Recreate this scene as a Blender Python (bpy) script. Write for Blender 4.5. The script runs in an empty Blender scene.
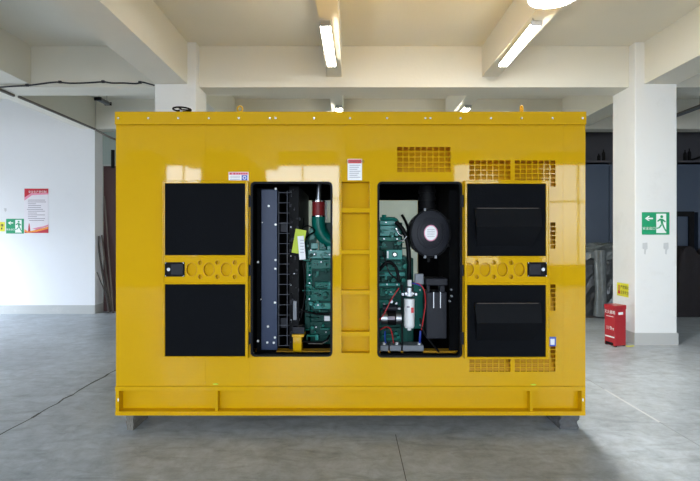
import bpy, bmesh, math, random
from mathutils import Vector, Matrix
random.seed(7)
C = bpy.context.scene
col = C.collection
F = 485.0
HZ = 238.0
CH = 1.5
def PX(px, d): return (px - 350.0) * d / F
def PZ(py, d): return CH + (HZ - py) * d / F
def P(px, py, d): return Vector((PX(px, d), d, PZ(py, d)))

# ------------------------------------------------------------------ materials
def s2l(c):
    return tuple(((v / 255) / 12.92 if v / 255 <= 0.04045 else ((v / 255 + 0.055) / 1.055) ** 2.4) for v in c) + (1.0,)

def mat(name, rgb, rough=0.5, metal=0.0, coat=0.0, coat_rough=0.08, var=0.06, scale=6.0, bump=0.0, bscale=40.0, emit=None, estr=0.0, spec=0.5):
    m = bpy.data.materials.new(name); m.use_nodes = True
    nt = m.node_tree; b = nt.nodes['Principled BSDF']
    c = s2l(rgb)
    tc = nt.nodes.new('ShaderNodeTexCoord')
    n = nt.nodes.new('ShaderNodeTexNoise'); n.inputs['Scale'].default_value = scale; n.inputs['Detail'].default_value = 5
    nt.links.new(tc.outputs['Object'], n.inputs['Vector'])
    mx = nt.nodes.new('ShaderNodeMix'); mx.data_type = 'RGBA'
    mx.inputs['A'].default_value = tuple(max(0, v * (1 - var)) for v in c[:3]) + (1,)
    mx.inputs['B'].default_value = tuple(min(1, v * (1 + var)) for v in c[:3]) + (1,)
    nt.links.new(n.outputs['Fac'], mx.inputs['Factor'])
    nt.links.new(mx.outputs['Result'], b.inputs['Base Color'])
    b.inputs['Roughness'].default_value = rough; b.inputs['Metallic'].default_value = metal
    b.inputs['Coat Weight'].default_value = coat; b.inputs['Coat Roughness'].default_value = coat_rough
    b.inputs['Specular IOR Level'].default_value = spec
    if bump:
        n2 = nt.nodes.new('ShaderNodeTexNoise'); n2.inputs['Scale'].default_value = bscale; n2.inputs['Detail'].default_value = 3
        nt.links.new(tc.outputs['Object'], n2.inputs['Vector'])
        bp = nt.nodes.new('ShaderNodeBump'); bp.inputs['Strength'].default_value = bump; bp.inputs['Distance'].default_value = 0.01
        nt.links.new(n2.outputs['Fac'], bp.inputs['Height']); nt.links.new(bp.outputs['Normal'], b.inputs['Normal'])
        nt.links.new(bp.outputs['Normal'], b.inputs['Coat Normal'])
    if emit:
        b.inputs['Emission Color'].default_value = s2l(emit); b.inputs['Emission Strength'].default_value = estr
    return m

def wall_mat(name, rgb, stain=0.1, rough=0.85, tint=(150, 145, 130)):
    """painted plaster with broad patches and faint smudges"""
    m = mat(name, rgb, rough=rough, var=0.03, scale=1.2, bump=0.15, bscale=25)
    nt = m.node_tree; b = nt.nodes['Principled BSDF']
    src = b.inputs['Base Color'].links[0].from_socket
    tc = [n for n in nt.nodes if n.type == 'TEX_COORD'][0]
    n = nt.nodes.new('ShaderNodeTexNoise'); n.inputs['Scale'].default_value = 2.3; n.inputs['Detail'].default_value = 8; n.inputs['Roughness'].default_value = 0.7
    nt.links.new(tc.outputs['Object'], n.inputs['Vector'])
    r = nt.nodes.new('ShaderNodeValToRGB'); r.color_ramp.elements[0].position = 0.55; r.color_ramp.elements[1].position = 0.8
    r.color_ramp.elements[0].color = (0, 0, 0, 1); r.color_ramp.elements[1].color = (stain * 3, stain * 3, stain * 3, 1)
    nt.links.new(n.outputs['Fac'], r.inputs['Fac'])
    mx = nt.nodes.new('ShaderNodeMix'); mx.data_type = 'RGBA'; mx.inputs['B'].default_value = s2l(tint)
    nt.links.new(r.outputs['Color'], mx.inputs['Factor']); nt.links.new(src, mx.inputs['A'])
    nt.links.new(mx.outputs['Result'], b.inputs['Base Color'])
    return m

def floor_mat():
    m = bpy.data.materials.new('trowelled_concrete'); m.use_nodes = True
    nt = m.node_tree; b = nt.nodes['Principled BSDF']
    tc = nt.nodes.new('ShaderNodeTexCoord')
    def noise(scale, detail, rough, dist=0.0, sx=1, sy=1):
        mp = nt.nodes.new('ShaderNodeMapping'); mp.inputs['Scale'].default_value = (sx, sy, 1)
        nt.links.new(tc.outputs['Object'], mp.inputs['Vector'])
        n = nt.nodes.new('ShaderNodeTexNoise'); n.inputs['Scale'].default_value = scale; n.inputs['Detail'].default_value = detail
        n.inputs['Roughness'].default_value = rough; n.inputs['Distortion'].default_value = dist
        nt.links.new(mp.outputs['Vector'], n.inputs['Vector']); return n.outputs['Fac']
    a = noise(0.9, 8, 0.65, 0.6); c = noise(7, 10, 0.75, 0.4); d = noise(2.2, 8, 0.65, 2.0, 0.7, 2.2)
    r1 = nt.nodes.new('ShaderNodeValToRGB')
    r1.color_ramp.elements[0].position = 0.3; r1.color_ramp.elements[0].color = s2l((158, 165, 172))
    r1.color_ramp.elements[1].position = 0.7; r1.color_ramp.elements[1].color = s2l((189, 197, 205))
    nt.links.new(a, r1.inputs['Fac'])
    r2 = nt.nodes.new('ShaderNodeValToRGB')
    r2.color_ramp.elements[0].position = 0.3; r2.color_ramp.elements[0].color = (0.60, 0.61, 0.61, 1)
    r2.color_ramp.elements[1].position = 0.68; r2.color_ramp.elements[1].color = (1.12, 1.12, 1.12, 1)
    nt.links.new(c, r2.inputs['Fac'])
    r3 = nt.nodes.new('ShaderNodeValToRGB')
    r3.color_ramp.elements[0].position = 0.28; r3.color_ramp.elements[0].color = (0.68, 0.68, 0.675, 1)
    r3.color_ramp.elements[1].position = 0.5; r3.color_ramp.elements[1].color = (1, 1, 1, 1)
    nt.links.new(d, r3.inputs['Fac'])
    m1 = nt.nodes.new('ShaderNodeMix'); m1.data_type = 'RGBA'; m1.blend_type = 'MULTIPLY'; m1.inputs['Factor'].default_value = 1
    m2 = nt.nodes.new('ShaderNodeMix'); m2.data_type = 'RGBA'; m2.blend_type = 'MULTIPLY'; m2.inputs['Factor'].default_value = 1
    nt.links.new(r1.outputs['Color'], m1.inputs['A']); nt.links.new(r2.outputs['Color'], m1.inputs['B'])
    nt.links.new(m1.outputs['Result'], m2.inputs['A']); nt.links.new(r3.outputs['Color'], m2.inputs['B'])
    nt.links.new(m2.outputs['Result'], b.inputs['Base Color'])
    rr = nt.nodes.new('ShaderNodeMapRange'); rr.inputs['To Min'].default_value = 0.25; rr.inputs['To Max'].default_value = 0.5
    nt.links.new(c, rr.inputs['Value']); nt.links.new(rr.outputs['Result'], b.inputs['Roughness'])
    bp = nt.nodes.new('ShaderNodeBump'); bp.inputs['Strength'].default_value = 0.18; bp.inputs['Distance'].default_value = 0.01
    nt.links.new(c, bp.inputs['Height']); nt.links.new(bp.outputs['Normal'], b.inputs['Normal'])
    return m

def film_mat(name, rgb, alpha):
    m = mat(name, rgb, rough=0.18, var=0.3, scale=9, bump=0.9, bscale=14)
    return m

M = {}
M['yellow'] = mat('yellow_enamel', (206, 159, 0), rough=0.5, spec=0.05, coat=0.5, coat_rough=0.035, var=0.025, scale=2.0, bump=0.012, bscale=3.5)
M['yellow_in'] = mat('yellow_enamel_inner', (205, 150, 10), rough=0.45, coat=0.3, var=0.04)
M['foam'] = mat('black_sound_foam', (7, 9, 14), rough=0.8, spec=0.12, var=0.12, scale=30, bump=0.15, bscale=150)
M['scoop'] = mat('black_scoop_skin', (6, 8, 13), rough=0.6, spec=0.16, var=0.1)
M['lining'] = mat('black_lining', (9, 10, 12), rough=0.9, spec=0.15, var=0.1)
M['rubber'] = mat('black_rubber', (6, 6, 7), rough=0.5, spec=0.15)
M['black'] = mat('black_plastic', (8, 8, 10), rough=0.65, spec=0.2)
M['dgrey'] = mat('dark_grey_plastic', (28, 29, 36), rough=0.45, spec=0.2)
M['guard'] = mat('dull_wire', (92, 95, 104), rough=0.5, spec=0.3)
M['chrome'] = mat('bright_steel', (205, 205, 205), rough=0.22, metal=1.0)
M['steel'] = mat('brushed_steel', (170, 172, 175), rough=0.35, metal=1.0)
M['blue_steel'] = mat('blue_grey_painted_steel', (34, 48, 76), rough=0.4, spec=0.3, var=0.06, scale=3)
M['green'] = mat('engine_green_paint', (0, 104, 90), rough=0.35, spec=0.15, coat=0.12, coat_rough=0.2, var=0.12, scale=10)
M['green_l'] = mat('engine_green_light', (40, 136, 126), rough=0.3, spec=0.2, coat=0.2, coat_rough=0.15, var=0.1)
M['green_d'] = mat('engine_green_dark', (0, 64, 55), rough=0.4, spec=0.15, var=0.15, scale=14)
M['red_hose'] = mat('red_silicone', (140, 34, 36), rough=0.4)
M['red_wire'] = mat('red_cable', (190, 25, 30), rough=0.4)
M['blue_wire'] = mat('blue_cable', (30, 60, 160), rough=0.4)
M['white_paint'] = mat('white_enamel', (232, 232, 230), rough=0.35, coat=0.3)
M['grey_paint'] = mat('grey_enamel', (120, 124, 130), rough=0.5)
M['tag_yellow'] = mat('lime_tag', (196, 214, 60), rough=0.6)
M['white'] = mat('white_sticker', (236, 236, 236), rough=0.4)
M['sticker_red'] = mat('red_ink', (205, 50, 50), rough=0.4)
M['sticker_blue'] = mat('blue_ink', (45, 80, 180), rough=0.4)
M['ink'] = mat('dark_ink', (55, 45, 45), rough=0.5)
M['ink_grey'] = mat('grey_ink', (140, 130, 140), rough=0.5)
M['glue'] = mat('glue_smear', (196, 198, 199), rough=0.9, var=0.15, scale=60)
M['ink_red'] = mat('deep_red_ink', (190, 30, 50), rough=0.5)
M['pink'] = mat('pink_ink', (222, 140, 165), rough=0.5)
M['orange'] = mat('orange_ink', (240, 150, 50), rough=0.5)
M['paper'] = mat('poster_paper', (226, 222, 228), rough=0.5)
M['sign_green'] = mat('sign_green', (0, 150, 100), rough=0.4)
M['sign_white'] = mat('sign_white', (235, 240, 238), rough=0.4)
M['sign_yellow'] = mat('sign_yellow', (220, 215, 45), rough=0.4)
M['box_red'] = mat('red_cabinet_enamel', (170, 16, 30), rough=0.35, coat=0.4, var=0.04)
M['dim_wall'] = wall_mat('dim_grey_wall', (88, 90, 92), 0.05)
M['wall'] = wall_mat('white_plaster', (224, 225, 228), 0.02)
M['col'] = wall_mat('white_pillar_paint', (226, 227, 226), 0.05)
M['ceil'] = wall_mat('white_ceiling_paint', (221, 218, 206), 0.02)
M['back'] = wall_mat('grey_green_plaster', (156, 168, 162), 0.05)
M['plinth'] = wall_mat('grey_plinth_paint', (178, 179, 177), 0.25, tint=(205, 203, 198))
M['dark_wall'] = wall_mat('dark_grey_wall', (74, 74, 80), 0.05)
M['slate'] = mat('slate_blue_panel', (62, 74, 92), rough=0.35, var=0.08, scale=1.0)
M['door_brown'] = mat('dark_red_brown_door', (66, 37, 36), rough=0.5, var=0.1, scale=4)
M['wood'] = mat('weathered_wood', (104, 94, 88), rough=0.8, var=0.2, scale=20)
M['wood_d'] = mat('dark_weathered_wood', (70, 64, 62), rough=0.8, var=0.2, scale=20)
M['block'] = mat('rough_concrete_block', (120, 116, 108), rough=0.95, var=0.3, scale=18, bump=0.8, bscale=30)
M['block_d'] = mat('dark_stone_block', (92, 92, 92), rough=0.95, var=0.3, scale=18, bump=0.8, bscale=30)
M['floor'] = floor_mat()
M['joint_d'] = mat('dark_joint', (84, 84, 82), rough=0.9, var=0.3, scale=9)
M['joint_m'] = mat('faint_joint', (150, 154, 156), rough=0.9, var=0.3, scale=9)
M['joint_l'] = mat('pale_joint', (196, 198, 198), rough=0.8, var=0.15, scale=9)
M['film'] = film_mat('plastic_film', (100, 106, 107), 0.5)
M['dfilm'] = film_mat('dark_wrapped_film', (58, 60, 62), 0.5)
M['maroon'] = mat('dark_maroon_cloth', (24, 17, 20), rough=0.8, var=0.3, scale=5, bump=0.8, bscale=8)
M['tube'] = mat('lit_tube', (255, 255, 255), emit=(255, 247, 228), estr=30)
M['tube2'] = mat('lit_round_lamp', (255, 255, 255), emit=(250, 250, 246), estr=480)
M['cable'] = mat('black_cable', (40, 38, 44), rough=0.6)
M['conduit'] = mat('grey_conduit', (112, 106, 100), rough=0.6)
M['winframe'] = mat('window_frame_white', (215, 215, 212), rough=0.4)

def glass(name, rgb):
    m = bpy.data.materials.new(name); m.use_nodes = True
    nt = m.node_tree
    for n in list(nt.nodes):
        if n.type != 'OUTPUT_MATERIAL': nt.nodes.remove(n)
    t = nt.nodes.new('ShaderNodeBsdfTransparent'); t.inputs['Color'].default_value = rgb
    nt.links.new(t.outputs[0], nt.nodes['Material Output'].inputs['Surface'])
    return m
M['tint'] = glass('tinted_window_film', (0.74, 0.74, 0.73, 1))  # added film that only dims the daylight passing through

# ------------------------------------------------------------------ mesh helpers
def bx(bm, x0, x1, y0, y1, z0, z1):
    x0, x1 = min(x0, x1), max(x0, x1); y0, y1 = min(y0, y1), max(y0, y1); z0, z1 = min(z0, z1), max(z0, z1)
    v = [bm.verts.new(p) for p in ((x0,y0,z0),(x1,y0,z0),(x1,y1,z0),(x0,y1,z0),(x0,y0,z1),(x1,y0,z1),(x1,y1,z1),(x0,y1,z1))]
    for f in ((0,3,2,1),(4,5,6,7),(0,1,5,4),(1,2,6,5),(2,3,7,6),(3,0,4,7)): bm.faces.new([v[i] for i in f])
def cyl(bm, c, r, h, axis='Z', seg=24, r2=None, sx=1.0):
    """closed cylinder centred at c, h along axis"""
    r2 = r if r2 is None else r2
    R = {'Z': Matrix.Identity(4), 'Y': Matrix.Rotation(math.pi/2, 4, 'X'), 'X': Matrix.Rotation(math.pi/2, 4, 'Y')}[axis]
    S = Matrix.Diagonal((sx, 1, 1, 1))
    bmesh.ops.create_cone(bm, cap_ends=True, segments=seg, radius1=r, radius2=r2, depth=h, matrix=Matrix.Translation(c) @ S @ R)
def tube(bm, pts, r, seg=8):
    pts = [Vector(p) for p in pts]
    rs = r if isinstance(r, (list, tuple)) else [r] * len(pts)
    rings = []
    up = Vector((0.13, 0.21, 1)).normalized()
    for i, p in enumerate(pts):
        t = (pts[min(i+1, len(pts)-1)] - pts[max(i-1, 0)]).normalized()
        a = t.cross(up)
        if a.length < 0.05: a = t.cross(Vector((1, 0, 0)))
        a.normalize(); b = t.cross(a).normalized()
        rings.append([bm.verts.new(p + (a * math.cos(2*math.pi*k/seg) + b * math.sin(2*math.pi*k/seg)) * rs[i]) for k in range(seg)])
    for i in range(len(rings) - 1):
        for k in range(seg):
            bm.faces.new((rings[i][k], rings[i][(k+1) % seg], rings[i+1][(k+1) % seg], rings[i+1][k]))
    bm.faces.new(rings[0]); bm.faces.new(rings[-1])
def smooth_path(pts, n=6):
    pts = [Vector(p) for p in pts]; out = []
    for i in range(len(pts) - 1):
        p0 = pts[max(i-1, 0)]; p1 = pts[i]; p2 = pts[i+1]; p3 = pts[min(i+2, len(pts)-1)]
        for k in range(n):
            t = k / n
            out.append(0.5 * ((2*p1) + (p2-p0)*t + (2*p0-5*p1+4*p2-p3)*t*t + (3*p1-p0-3*p2+p3)*t*t*t))
    out.append(pts[-1]); return out
def obj(name, bm, m, parent=None, bevel=0.0, smooth=False, segs=2):
    bmesh.ops.recalc_face_normals(bm, faces=bm.faces[:])
    me = bpy.data.meshes.new(name); bm.to_mesh(me); bm.free()
    me.materials.append(m)
    if smooth:
        for p in me.polygons: p.use_smooth = True
    o = bpy.data.objects.new(name, me); col.objects.link(o)
    if bevel:
        md = o.modifiers.new('bevel', 'BEVEL'); md.width = bevel; md.segments = segs; md.limit_method = 'ANGLE'
    if smooth:
        md = o.modifiers.new('es', 'EDGE_SPLIT'); md.split_angle = math.radians(38)
    if parent: put(o, parent)
    return o
def wloc(o):
    v = Vector(o.location); p = o.parent
    while p: v += Vector(p.location); p = p.parent
    return v
def put(o, parent):
    """parent o keeping its world place (only translations are used)"""
    o.parent = parent; o.location = Vector(o.location) - wloc(parent)
def box(name, x0, x1, y0, y1, z0, z1, m, parent=None, bevel=0.0):
    bm = bmesh.new(); bx(bm, x0, x1, y0, y1, z0, z1); return obj(name, bm, m, parent, bevel)
def thing(name, loc, label, cat, group=None):
    o = bpy.data.objects.new(name, None); col.objects.link(o); o.location = loc
    o['label'] = label; o['category'] = cat
    if group: o['group'] = group
    return o
def tag(o, label, cat, group=None):
    o['label'] = label; o['category'] = cat
    if group: o['group'] = group
    return o
def rebase(o, base):
    """move a lone mesh's origin to base"""
    base = Vector(base)
    o.data.transform(Matrix.Translation(-base)); o.location = base; return o
def struct(o): o['kind'] = 'structure'; return o
def rrect(x0, x1, z0, z1, r, n=6):
    pts = []
    for cx, cz, a0 in ((x1-r, z1-r, 0), (x0+r, z1-r, 90), (x0+r, z0+r, 180), (x1-r, z0+r, 270)):
        for k in range(n + 1):
            a = math.radians(a0 + 90 * k / n); pts.append((cx + r*math.cos(a), cz + r*math.sin(a)))
    return pts
def rect(x0, x1, z0, z1): return [(x0, z0), (x1, z0), (x1, z1), (x0, z1)]
def ell(cx, cz, rx, rz, n=28): return [(cx + rx*math.cos(2*math.pi*k/n), cz + rz*math.sin(2*math.pi*k/n)) for k in range(n)]
def plate(name, outer, holes, y0, y1, m, parent=None, bevel=0.0, ):
    """a sheet in the XZ plane between y0 (front) and y1, with holes"""
    cu = bpy.data.curves.new(name, 'CURVE'); cu.dimensions = '2D'; cu.fill_mode = 'BOTH'
    for ring in [outer] + holes:
        s = cu.splines.new('POLY'); s.points.add(len(ring) - 1)
        for p, q in zip(s.points, ring): p.co = (q[0], q[1], 0, 1)
        s.use_cyclic_u = True
    cu.extrude = abs(y1 - y0) / 2
    tmp = bpy.data.objects.new('tmp', cu); col.objects.link(tmp)
    dg = bpy.context.evaluated_depsgraph_get(); dg.update()
    me = bpy.data.meshes.new_from_object(tmp.evaluated_get(dg))
    bpy.data.objects.remove(tmp)
    ym = (y0 + y1) / 2
    for v in me.vertices: v.co = (v.co.x, ym + v.co.z, v.co.y)
    bm = bmesh.new(); bm.from_mesh(me)
    bmesh.ops.remove_doubles(bm, verts=bm.verts[:], dist=1e-5)
    bmesh.ops.dissolve_degenerate(bm, edges=bm.edges[:], dist=1e-6)
    return obj(name, bm, m, parent, bevel)
def lettering(name, body, size, m, parent, place, depth=0.0008, align='CENTER', sx=1.0, axis='front'):
    """writing on a surface facing the camera side (-Y) or, axis='left', facing -X"""
    cu = bpy.data.curves.new(name, 'FONT'); cu.body = body; cu.size = size; cu.align_x = align; cu.align_y = 'CENTER'; cu.extrude = depth
    tmp = bpy.data.objects.new('tmp', cu); col.objects.link(tmp)
    dg = bpy.context.evaluated_depsgraph_get(); dg.update()
    me = bpy.data.meshes.new_from_object(tmp.evaluated_get(dg)); bpy.data.objects.remove(tmp)
    for v in me.vertices:
        x, y, z = v.co
        v.co = (x * sx, -z, y) if axis == 'front' else (-z, -x * sx, y)
    me.materials.clear(); me.materials.append(m)
    o = bpy.data.objects.new(name, me); col.objects.link(o); o.location = place
    if parent: put(o, parent)
    return o

# ------------------------------------------------------------------ the building
XL, XR, YB = -9.0, 11.0, -8.0       # side walls and the wall behind the camera
CEIL = 4.25
struct(box('floor', XL-0.3, XR+0.3, YB-0.3, 11.6, -0.2, 0, M['floor']))
struct(box('ceiling', XL-0.3, XR+0.3, YB-0.3, 11.6, CEIL, CEIL+0.2, M['ceil']))
# left part of the far side: white wall nearer than the rest
struct(box('wall_left', XL, -5.05, 9.6, 9.9, 0, CEIL, M['wall']))
struct(box('baseboard_left', XL, -5.045, 9.575, 9.6, 0, 0.17, M['plinth']))
struct(box('baseboard_return', -5.05, -5.035, 9.575, 9.9, 0, 0.17, M['plinth']))
# far wall behind the generator, doorway on its left end
bm = bmesh.new()
bx(bm, -5.05, -5.04, 9.9, 10.1, 0, CEIL); bx(bm, -5.04, -4.0, 9.9, 10.1, 3.0, CEIL); bx(bm, -4.0, 4.3, 9.9, 10.1, 0, CEIL)
struct(obj('wall_back', bm, M['back']))
d1 = bpy.data.objects.new('door_1', None); col.objects.link(d1); d1.location = (-4.5, 9.93, 0); struct(d1)
box('door_leaf', -5.036, -4.0, 9.905, 9.945, 0.0, 2.98, M['door_brown'], d1)
bm = bmesh.new(); bx(bm, -5.04, -5.036, 9.9, 9.99, 0, 3.0); bx(bm, -5.036, -4.0, 9.9, 9.99, 2.97, 3.0)
obj('door_frame', bm, M['plinth'], d1)
# right part: slate panelled partition with a recess above it
d2x0, d2x1 = PX(674, 9.7), PX(693.5, 9.7)
bm = bmesh.new()
for (a, b_) in ((4.3, 5.2), (5.22, 6.45), (7.0, 8.2), (8.22, 9.6), (9.62, XR)):
    bx(bm, a, b_, 9.75, 9.9, 0, 3.02)
bx(bm, 6.45, 7.0, 9.75, 9.9, 2.02, 3.02)
bx(bm, 5.2, 5.22, 9.78, 9.9, 0, 3.02); bx(bm, 8.2, 8.22, 9.78, 9.9, 0, 3.02); bx(bm, 9.6, 9.62, 9.78, 9.9, 0, 3.02)
struct(obj('wall_partition', bm, M['slate']))
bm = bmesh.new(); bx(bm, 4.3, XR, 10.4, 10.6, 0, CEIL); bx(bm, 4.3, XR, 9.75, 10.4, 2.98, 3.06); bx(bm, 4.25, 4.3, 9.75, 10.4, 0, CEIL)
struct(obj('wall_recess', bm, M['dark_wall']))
# black framed doorway in the partition
d2 = bpy.data.objects.new('door_2', None); col.objects.link(d2); d2.location = (6.7, 9.7, 0); struct(d2)
bm = bmesh.new(); bx(bm, 6.42, 6.52, 9.66, 9.76, 0, 1.93); bx(bm, 6.76, 6.86, 9.66, 9.76, 0, 1.93); bx(bm, 6.42, 6.86, 9.66, 9.76, 1.93, 2.03)
obj('door_frame', bm, M['black'], d2)
box('door_pane', 6.52, 6.76, 9.70, 9.72, 0.02, 1.93, M['slate'], d2)
# side walls
bm = bmesh.new()
bx(bm, XL-0.2, XL, YB, -4.5, 0, CEIL); bx(bm, XL-0.2, XL, -1.5, 7.2, 0, CEIL); bx(bm, XL-0.2, XL, -4.5, -1.5, 0, 1.7); bx(bm, XL-0.2, XL, -4.5, -1.5, 3.5, CEIL); bx(bm, XL-0.2, XL, 9.4, 9.9, 0, CEIL); bx(bm, XL-0.2, XL, 7.2, 9.4, 1.8, CEIL)
struct(obj('wall_side_left', bm, M['wall']))
struct(box('wall_side_right', XR, XR+0.2, YB, 11.6, 0, CEIL, M['wall']))
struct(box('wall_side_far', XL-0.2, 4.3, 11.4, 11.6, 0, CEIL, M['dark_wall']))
# wall behind the camera with its windows (the ones mirrored in the yellow paint)
WIN = [(-5.95, -4.75, 0.9, 3.87, False), (-2.74, -0.3, 0.9, 3.87, False), (1.1, 2.9, 0.9, 3.35, True), (3.3, 4.8, 0.6, 3.9, True), (6.1, 8.6, 0.6, 3.9, True)]
bm = bmesh.new(); xx = XL-0.1  # unseen side window, added to brighten the left ceiling and floor
for q in (-4.5, -3.02, -1.55): bx(bm, xx-0.03, xx+0.03, q, q+0.05, 1.7, 3.5)
for q in (1.7, 2.9, 3.45): bx(bm, xx-0.028, xx+0.028, -4.5, -1.5, q, q+0.05)
struct(obj('window_6', bm, M['winframe']))
bm = bmesh.new(); x = XL
for (a, b_, z0, z1, t) in WIN:
    bx(bm, x, a, YB-0.2, YB, 0, CEIL); bx(bm, a, b_, YB-0.2, YB, 0, z0); bx(bm, a, b_, YB-0.2, YB, z1, CEIL); x = b_
bx(bm, x, XR, YB-0.2, YB, 0, CEIL)
struct(obj('wall_front', bm, M['dim_wall']))
for i, (a, b_, z0, z1, t) in enumerate(WIN):
    bm = bmesh.new(); y = YB - 0.1
    for q in (a, (a+b_)/2 - 0.025, b_ - 0.05): bx(bm, q, q+0.05, y-0.03, y+0.03, z0, z1)
    for q in (z0, z0 + (z1-z0)*0.62, z1-0.05): bx(bm, a, b_, y-0.028, y+0.028, q, q+0.05)
    w = obj('window_%d' % (i+1), bm, M['winframe']); struct(w)
    if t:
        box('window_pane', a, b_, y-0.004, y+0.004, z0, z1, M['tint'], w)  # pane added to weaken this window's light and its mirror image
# pillars with plinths
def pillar(x0, x1, y0, y1, dark_plinth=True):
    c = struct(box('pillar', x0, x1, y0, y1, 0, CEIL, M['col'], None, 0.012))
    bm = bmesh.new()
    for k in range(1): bx(bm, x0-0.012, x1+0.012, y0-0.012, y1+0.012, 0, 0.17)
    obj('plinth', bm, M['plinth'], c)
    return c
pillar(PX(154.5, 6.8), PX(196, 6.8), 6.8, 7.30)
pillar(PX(635, 6.8), PX(677, 6.8), 6.8, 7.38)
# beams
def beam(x0, x1, y0, y1, z0, zz=CEIL): return struct(box('beam', x0, x1, y0, y1, z0, zz, M['ceil']))
beam(XL, XR, 6.95, 7.36, 3.66)
beam(XL, XR, -0.6, -0.15, 3.66)
beam(XL, XR, 9.9, 10.3, 3.66) if False else None
for (x0, x1, z) in ((-2.73, -2.28, 3.66), (-0.33, -0.12, 3.81), (1.89, 2.12, 3.81), (4.13, 4.59, 3.66), (-5.03, -4.57, 3.70), (8.0, 8.25, 3.81), (-7.2, -6.95, 3.81)):
    beam(x0, x1, -0.15, 6.95, z); beam(x0, x1, YB, -0.6, z)
for (x0, x1, z) in ((-2.73, -2.28, 3.66), (-0.33, -0.12, 3.81), (1.89, 2.12, 3.81), (4.20, 4.6, 3.66), (-5.33, -5.04, 3.66), (8.0, 8.25, 3.81)):
    beam(x0, x1, 7.36, 9.6, z)
bm = bmesh.new(); bx(bm, -5.03, XR, 9.6, 9.9, 3.66, CEIL); struct(obj('beam', bm, M['ceil']))
# floor joints
def joint(x0, x1, y0, y1, m):
    return struct(box('floor_joint', x0, x1, y0, y1, -0.01, 0.0012, m))
bm = bmesh.new()
pts = [(-2.66 + random.uniform(-0.012, 0.012), 2.0 + i*0.12) for i in range(66)]
for i in range(len(pts)-1):
    (xa, ya), (xb, yb) = pts[i], pts[i+1]; w = random.uniform(0.006, 0.014)
    v = [bm.verts.new((xa-w, ya, 0.0012)), bm.verts.new((xa+w, ya, 0.0012)), bm.verts.new((xb+w, yb, 0.0012)), bm.verts.new((xb-w, yb, 0.0012))]; bm.faces.new(v)
struct(obj('floor_joint', bm, M['joint_d']))
joint(2.513, 2.531, 3.95, 4.8, M['joint_l']); joint(2.517, 2.526, 2.0, 3.95, M['joint_m']); joint(2.517, 2.525, 4.8, 9.0, M['joint_m'])
joint(0.345, 0.35, 1.0, 3.7, M['joint_d'])
joint(-9, -2.7, 5.90, 5.907, M['joint_l'])

# ------------------------------------------------------------------ generator
DF = 3.76
gen = thing('generator', (0, 4.56, 0.128), 'large yellow diesel generator canopy with both black-lined doors folded open', 'generator')
def gx(px, d=DF): return PX(px, d)
def gz(py, d=DF): return PZ(py, d)
X0, X1 = gx(116), gx(585.4)
ZT, ZB = gz(122), gz(387)
OL = (gx(251.2), gx(332), gz(356), gz(182.2))
OR = (gx(377.8), gx(461.6), gz(357), gz(182.2))
LAD = (gx(341.5), gx(369.5), gz(353.5), gz(181.5))
gr = [(397, 451, 146.5, 172.5, 9, 5)]
for (ya, yb) in ((160, 187), (222, 249), (284, 311), (345, 372)):
    gr.append((469, 511, ya, yb, 7, 6)); gr.append((514.5, 556, ya, yb, 7, 6))
gr[1] = (469, 511, 160, 180, 7, 4)
holes = [rrect(*OL, 0.032), rrect(*OR, 0.032), rect(*LAD)]
for g in gr: holes.append(rect(gx(g[0]), gx(g[1]), gz(g[3]), gz(g[2])))
plate('front_panel', rect(X0, X1, ZB, ZT), holes, DF, DF+0.035, M['yellow'], gen)
# seams (folded sheet joints standing a hair proud)
for (px, ya, yb) in ((205, 125, 178), (249.2, 125, 181), (462.3, 125, 181), (563.5, 125, 384), (205, 360, 384), (249.2, 359, 384)):
    box('panel_seam', gx(px)-0.0035, gx(px)+0.0035, DF-0.0015, DF, gz(yb), gz(ya), M['yellow'], gen)
YK = 5.36
bm = bmesh.new(); bx(bm, X0, X0+0.03, DF+0.035, YK-0.03, ZB, ZT); obj('side_panel', bm, M['yellow'], gen)
bm = bmesh.new(); bx(bm, X1-0.03, X1, DF+0.035, YK-0.03, ZB, ZT); obj('side_panel', bm, M['yellow'], gen)
RL = (gx(300, YK), gx(338, YK), 1.02, gz(200.5, YK)); RR = (gx(372, YK), gx(417.5, YK), 1.02, gz(200.5, YK))
plate('rear_panel', rect(X0, X1, ZB, ZT), [rect(*RL), rect(*RR)], YK-0.03, YK, M['yellow'], gen)
plate('rear_lining', rect(X0+0.03, X1-0.03, ZB, ZT), [rect(*RL), rect(*RR)], YK-0.07, YK-0.03, M['lining'], gen)
# roof with turned down rim
RX0, RX1, RZ0, RZ1 = gx(114.6, 3.735), gx(586.6, 3.735), gz(124.5, 3.735), gz(111.5, 3.735)
bm = bmesh.new()
bx(bm, RX0, RX1, 3.735, 3.757, RZ0, RZ1); bx(bm, RX0, RX1, YK+0.002, YK+0.025, RZ0, RZ1)
bx(bm, RX0, RX0+0.006, 3.757, YK+0.002, RZ0, RZ1); bx(bm, RX1-0.006, RX1, 3.757, YK+0.002, RZ0, RZ1)
bx(bm, RX0+0.006, RX1-0.006, 3.757, YK+0.002, RZ1-0.02, RZ1)
obj('roof', bm, M['yellow'], gen, 0.003)
box('roof_lining', X0+0.03, X1-0.03, DF+0.035, YK-0.07, ZT-0.05, ZT, M['lining'], gen)
for px in (118.4, 148.4, 178.3, 209, 239, 270, 275.6, 314, 350, 387, 425.4, 430.3, 460.5, 491, 521.7, 552.6, 582.5):
    bm = bmesh.new(); c = P(px, 118.2, 3.733); cyl(bm, c, 0.0085, 0.008, 'Y', 12)
    obj('bolt', bm, M['chrome'], gen)
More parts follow.
